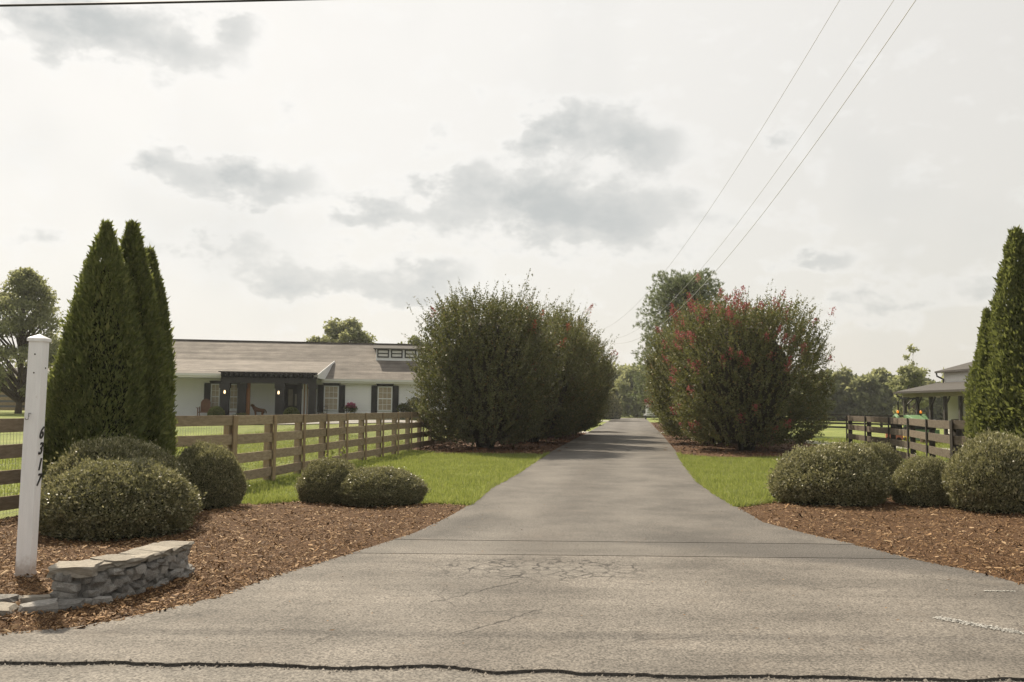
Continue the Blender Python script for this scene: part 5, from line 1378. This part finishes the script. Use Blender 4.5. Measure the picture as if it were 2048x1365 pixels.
for row in range(7):
    for k in range(13):
        o = obj('log', log_me, t); o.location = (rw.uniform(-.1, .1), -1.2 + k * .185 + (row % 2) * .09, .09 + row * .165); o.scale = (1, rw.uniform(.8, 1.1), rw.uniform(.8, 1.1)); o.rotation_euler = (rw.uniform(0, 3), 0, rw.uniform(-.15, .15))
for k in range(16):
    o = obj('log', log_me, t); o.location = (rw.uniform(-1.4, -.4), rw.uniform(-1.6, 1.2), rw.uniform(.06, .3)); o.rotation_euler = (0, rw.uniform(-.5, .5), rw.uniform(0, 3)); o.scale = (.9, 1, 1)
t = thing('split_log', 'two pale split logs standing before the barn', 'log', (21.0, 44.8, 0))
for (x, h, l) in ((-.12, .42, .08), (.16, .36, -.12)): MB().bar((x, 0, 0), (x + l, 0, h), .2, .2, up=(0, 1, 0)).build('log', 'log_end', t)
t = thing('tree_stump', 'short brown log round lying beside the split logs', 'log', (20.5, 44.6, 0))
MB().lathe([(.30, 0), (.30, .34), (.28, .36)], 14).build('bark', 'log_bark', t); MB().lathe([(.275, .3605), (.0, .362)], 14).build('cut_face', 'log_end', t)
t = thing('gravel_heap', 'low heap of grey gravel behind the dark fence near the conifer', 'gravel heap', (20.2, 37.6, 0))
bmg = bmesh.new(); bmesh.ops.create_icosphere(bmg, subdivisions=4, radius=1.0)
for v in bmg.verts: v.co = Vector((v.co.x * 1.6, v.co.y * 1.2, max(v.co.z, -.05) * .42 * (1 + .3 * noise.noise(v.co * 3)))) + Vector((0, 0, .03 * noise.noise(v.co * 14)))
meg = bpy.data.meshes.new('heap'); bmg.to_mesh(meg); bmg.free(); meg.materials.append(MATS['gravel']); obj('heap', meg, t)
for k, x in enumerate((22.75, 23.25)):
    t = thing('bin', ('blue plastic bin left of the middle barn post', 'blue plastic bin right of the middle barn post')[k], 'bin', (x, 49.6 + .4 * k, 0), 0, 'blue bins at the barn')
    MB().lathe([(.20, 0), (.27, 1.05), (.25, 1.05), (.18, .05)], 14).build('tub', 'blue_plastic', t); MB().lathe([(.29, 1.05), (.29, 1.10), (.15, 1.14), (.0, 1.15)], 14).build('lid', 'lid_grey', t)

# tractor, seen from the front
t = thing('tractor', 'green compact tractor with loader arms and black roll bar before the barn', 'tractor', (21.9, 49.0, 0), R(-10)); TR = t
hd = MB(); hd.add([(-.34, -1.05, .82), (.34, -1.05, .82), (.30, -1.02, 1.16), (-.30, -1.02, 1.16), (-.38, .35, .80), (.38, .35, .80), (.36, .35, 1.38), (-.36, .35, 1.38)], [(0, 1, 2, 3), (7, 6, 5, 4), (0, 4, 5, 1), (1, 5, 6, 2), (2, 6, 7, 3), (3, 7, 4, 0)])
bevel(hd.build('hood', 'tractor_green', t), .04, 3)
MB().box(-.26, .26, -1.075, -1.055, .84, 1.08).build('grille', 'tractor_black', t)
MB().box(-.30, .30, -.9, 1.2, .42, .79).build('chassis', 'tractor_black', t)
def wheel(x, y, r, wd):
    w_ = MB(); w_.lathe([(r * .6, -wd / 2), (r * .95, -wd / 2), (r, -wd / 4), (r, wd / 4), (r * .95, wd / 2), (r * .6, wd / 2), (r * .6, -wd / 2)], 24)
    for k in range(18):
        a = k / 18 * 2 * math.pi; c_, s_ = math.cos(a), math.sin(a)
        w_.bar((c_ * r, s_ * r, -wd * .4), (math.cos(a + .14) * r, math.sin(a + .14) * r, wd * .4), .05, .05, up=(c_, s_, 0))
    o = w_.build('wheel', 'tyre', TR); o.location = (x, y, r); o.rotation_euler = (0, R(90), 0)
    MB().lathe([(0, -wd * .3), (r * .3, -wd * .3), (r * .62, -wd * .45), (r * .62, wd * .45), (r * .3, wd * .3), (0, wd * .3)], 20).build('rim', 'rim_yellow', o)
for s_ in (-1, 1):
    wheel(s_ * .62, -.62, .36, .24); wheel(s_ * .72, 1.0, .60, .34)
    f_ = MB(); f_.tube([(s_ * .72, .35, .95), (s_ * .72, .55, 1.22), (s_ * .72, 1.0, 1.34), (s_ * .72, 1.45, 1.22)], .10, 6); o = f_.build('fender', 'tractor_green', t); 
    MB().bar((s_ * .47, .10, 1.30), (s_ * .47, -.75, 1.12), .07, .13).build('loader_arm', 'tractor_green', t)
    MB().bar((s_ * .47, -.75, 1.12), (s_ * .47, -1.5, .45), .07, .12).build('loader_arm', 'tractor_green', t)
    MB().bar((s_ * .47, .12, .70), (s_ * .47, .12, 1.36), .10, .14, up=(0, 1, 0)).build('loader_mast', 'tractor_green', t)
    l_ = MB(); l_.lathe([(0, 0), (.055, 0), (.06, .1), (.035, .15), (0, .16)], 10, (s_ * .60, 1.12, 1.46)); l_.build('beacon', 'amber', t, True)
    MB().box(s_ * .60 - .02, s_ * .60 + .02, 1.10, 1.14, 1.30, 1.459).build('beacon_stalk', 'tractor_black', t)
MB().tube([(-.52, 1.35, .8), (-.52, 1.35, 2.1), (-.42, 1.35, 2.27), (.42, 1.35, 2.27), (.52, 1.35, 2.1), (.52, 1.35, .8)], .04, 8).build('roll_bar', 'tractor_black', t)
MB().add([(-.85, -2.0, .1), (.85, -2.0, .1), (.85, -1.5, .1), (-.85, -1.5, .1), (-.85, -1.45, .6), (.85, -1.45, .6), (.85, -1.5, .62), (-.85, -1.5, .62)], [(0, 1, 2, 3), (3, 2, 5, 4), (4, 5, 6, 7)]).build('bucket', 'tractor_green', t)
MB().box(-.22, .22, .95, 1.05, .9, 1.45).build('seat_back', 'seat_tan', t); MB().box(-.22, .22, .6, 1.05, .82, .9).build('seat', 'seat_tan', t)
MB().tube([(0, .35, 1.35), (0, .48, 1.45)], .02, 6).build('steering_column', 'tractor_black', t)
st_ = MB(); st_.tube([(math.cos(a) * .19, .48 + math.sin(a) * .08, 1.46 + math.sin(a) * .17) for a in np.linspace(0, 2 * math.pi, 17)], .015, 5); st_.build('steering_wheel', 'tractor_black', t)
t = thing('mower_deck', 'orange machine with yellow wheel on the grass behind the dark fence', 'mower', (19.55, 46.0, 0), R(-20))
bevel(MB().box(-.45, .35, -.3, .3, .12, .46).build('deck', 'orange_paint', t), .05, 2); MB().box(-.2, .1, -.2, .2, .46, .60).build('engine', 'trim_white', t)
o = MB().lathe([(0, -.08), (.12, -.08), (.26, -.06), (.26, .06), (.12, .08), (0, .08)], 18).build('wheel', 'rim_yellow', t); o.location = (.55, -.1, .26); o.rotation_euler = (0, R(90), 0)
for sx in (-.35, .15):
    o = MB().lathe([(0, -.05), (.13, -.05), (.13, .05), (0, .05)], 14).build('wheel', 'tyre', t); o.location = (sx, -.32, .13); o.rotation_euler = (R(90), 0, 0)
MB().tube([(-.4, .2, .4), (-.75, .2, .9), (-.75, -.2, .9), (-.4, -.2, .4)], .02, 6).build('handle', 'tractor_black', t)

# white trailer at the end of the drive
t = thing('trailer', 'white box trailer parked beside the far end of the drive', 'trailer', (19.8, 126, 0), R(-8))
bevel(MB().box(-1.0, 1.0, -2.2, 2.2, .5, 2.75).build('body', 'trailer_white', t), .08, 2)
MB().box(-.6, .6, -2.23, -2.205, 2.1, 2.45).build('window', 'dark_glass', t); MB().box(-.9, .9, -2.24, -2.21, .62, .70).build('bumper', 'grey_wall', t)
for sx in (-1.12, 1.12):
    for y in (-.5, .5):
        o = MB().lathe([(0, -.1), (.2, -.1), (.33, -.08), (.33, .08), (.2, .1), (0, .1)], 16).build('wheel', 'tyre', t); o.location = (sx * .9, y, .33); o.rotation_euler = (0, R(90), 0)
    fo = MB(); fo.box(sx - .22, sx + .02 if sx < 0 else sx + .22, -1.0, 1.0, .55, .78) if sx > 0 else fo.box(sx - .22, sx + .1, -1.0, 1.0, .55, .78); fo.build('fender', 'trailer_white', t)
MB().bar((0, -2.2, .55), (0, -3.3, .5), .1, .1).build('tow_bar', 'grey_wall', t)

# driveway marker
t = thing('marker_stake', 'thin pale marker stake by the island of grass at the left row', 'stake', (8.9, 92, 0))
MB().tube([(0, 0, 0), (-.10, 0, 1.9)], .05, 6).build('rod', 'seat_tan', t); MB().box(-.16, -.04, -.06, .06, 1.7, 1.9).build('reflector', 'amber', t)

# ------------------------------------------------------------------ utility pole and wires
t = thing('utility_pole', 'dark utility pole top rising behind the left driveway shrubs', 'pole', (5.25, 70.5, 0))
MB().tube([(0, 0, -.2), (0, 0, 4), (0, 0, 8.75)], [.15, .13, .10], 12).build('shaft', 'pole_wood', t, True)
MB().bar((.08, 0, 8.40), (.55, 0, 8.50), .05, .05).build('arm', 'ceramic', t)
mm = MB(); mm.lathe([(.0, -.25), (.05, -.24), (.09, -.15), (.05, -.08), (.09, 0), (.05, .08), (.08, .15), (.0, .2)], 10, (.6, 0, 8.5)); mm.build('insulator', 'ceramic', t, True)
mm = MB(); mm.lathe([(0, -.28), (.13, -.26), (.13, .22), (.06, .28), (0, .28)], 12, (.24, -.02, 8.1)); mm.build('transformer', 'ceramic', t, True)
def wire_(name, label, fn, y0, y1, r, material, n=50):
    mm = MB(); mm.tube([fn(y0 + (y1 - y0) * k / n) for k in range(n + 1)], r, 5, False)
    return tag(mm.build(name, material, None, True, fix=False), label, 'wire', 'overhead wires above the drive')
def wfun(x, zmin, a, xe):
    def f(y):
        s_ = min(max((y - 42) / 28, 0), 1); return (x + (xe - x) * s_ ** 2, y, zmin + a * (y - 42) ** 2)
    return f
wire_('power_line', 'uppermost thin wire of three sagging down to the pole', wfun(5.18, 5.85, .0029, 5.8), -8, 70.4, .0045, 'cable_grey')
wire_('power_line', 'middle thin wire of three sagging down to the pole', wfun(5.85, 5.25, .0033, 5.5), -8, 70.4, .0048, 'cable_grey')
wire_('power_line', 'lowest and thickest wire of three sagging past the pine', wfun(6.15, 4.95, .0036, 5.4), -8, 70.4, .0065, 'cable_grey')
mm = MB(); mm.tube([(-7.08 + (x + 7.08), 12 + .046 * (x + 7.08), 7.02 + .05 * (x + 7.08) + .0008 * (x + 7.08) ** 2) for x in np.linspace(-30, 30, 40)], .016, 6, False)
tag(mm.build('overhead_cable', 'cable', None, True, fix=False), 'black cable crossing the top left corner of the sky', 'cable')


# ------------------------------------------------------------------ hazy air
hm = bpy.data.materials.new('haze'); hm.use_nodes = True; h = NT(hm.node_tree)
ho = h.n('ShaderNodeOutputMaterial'); hv = h.n('ShaderNodeVolumePrincipled')
hv.inputs['Color'].default_value = (.93, .95, 1.0, 1); hv.inputs['Density'].default_value = .00034; hv.inputs['Anisotropy'].default_value = .3
h.l(hv.outputs[0], ho.inputs['Volume']); MATS['haze'] = hm
tag(MB().box(-640, 640, -240, 940, -1.2, 14.0).build('haze', 'haze'), 'thin pale summer haze in the air', kind='stuff')
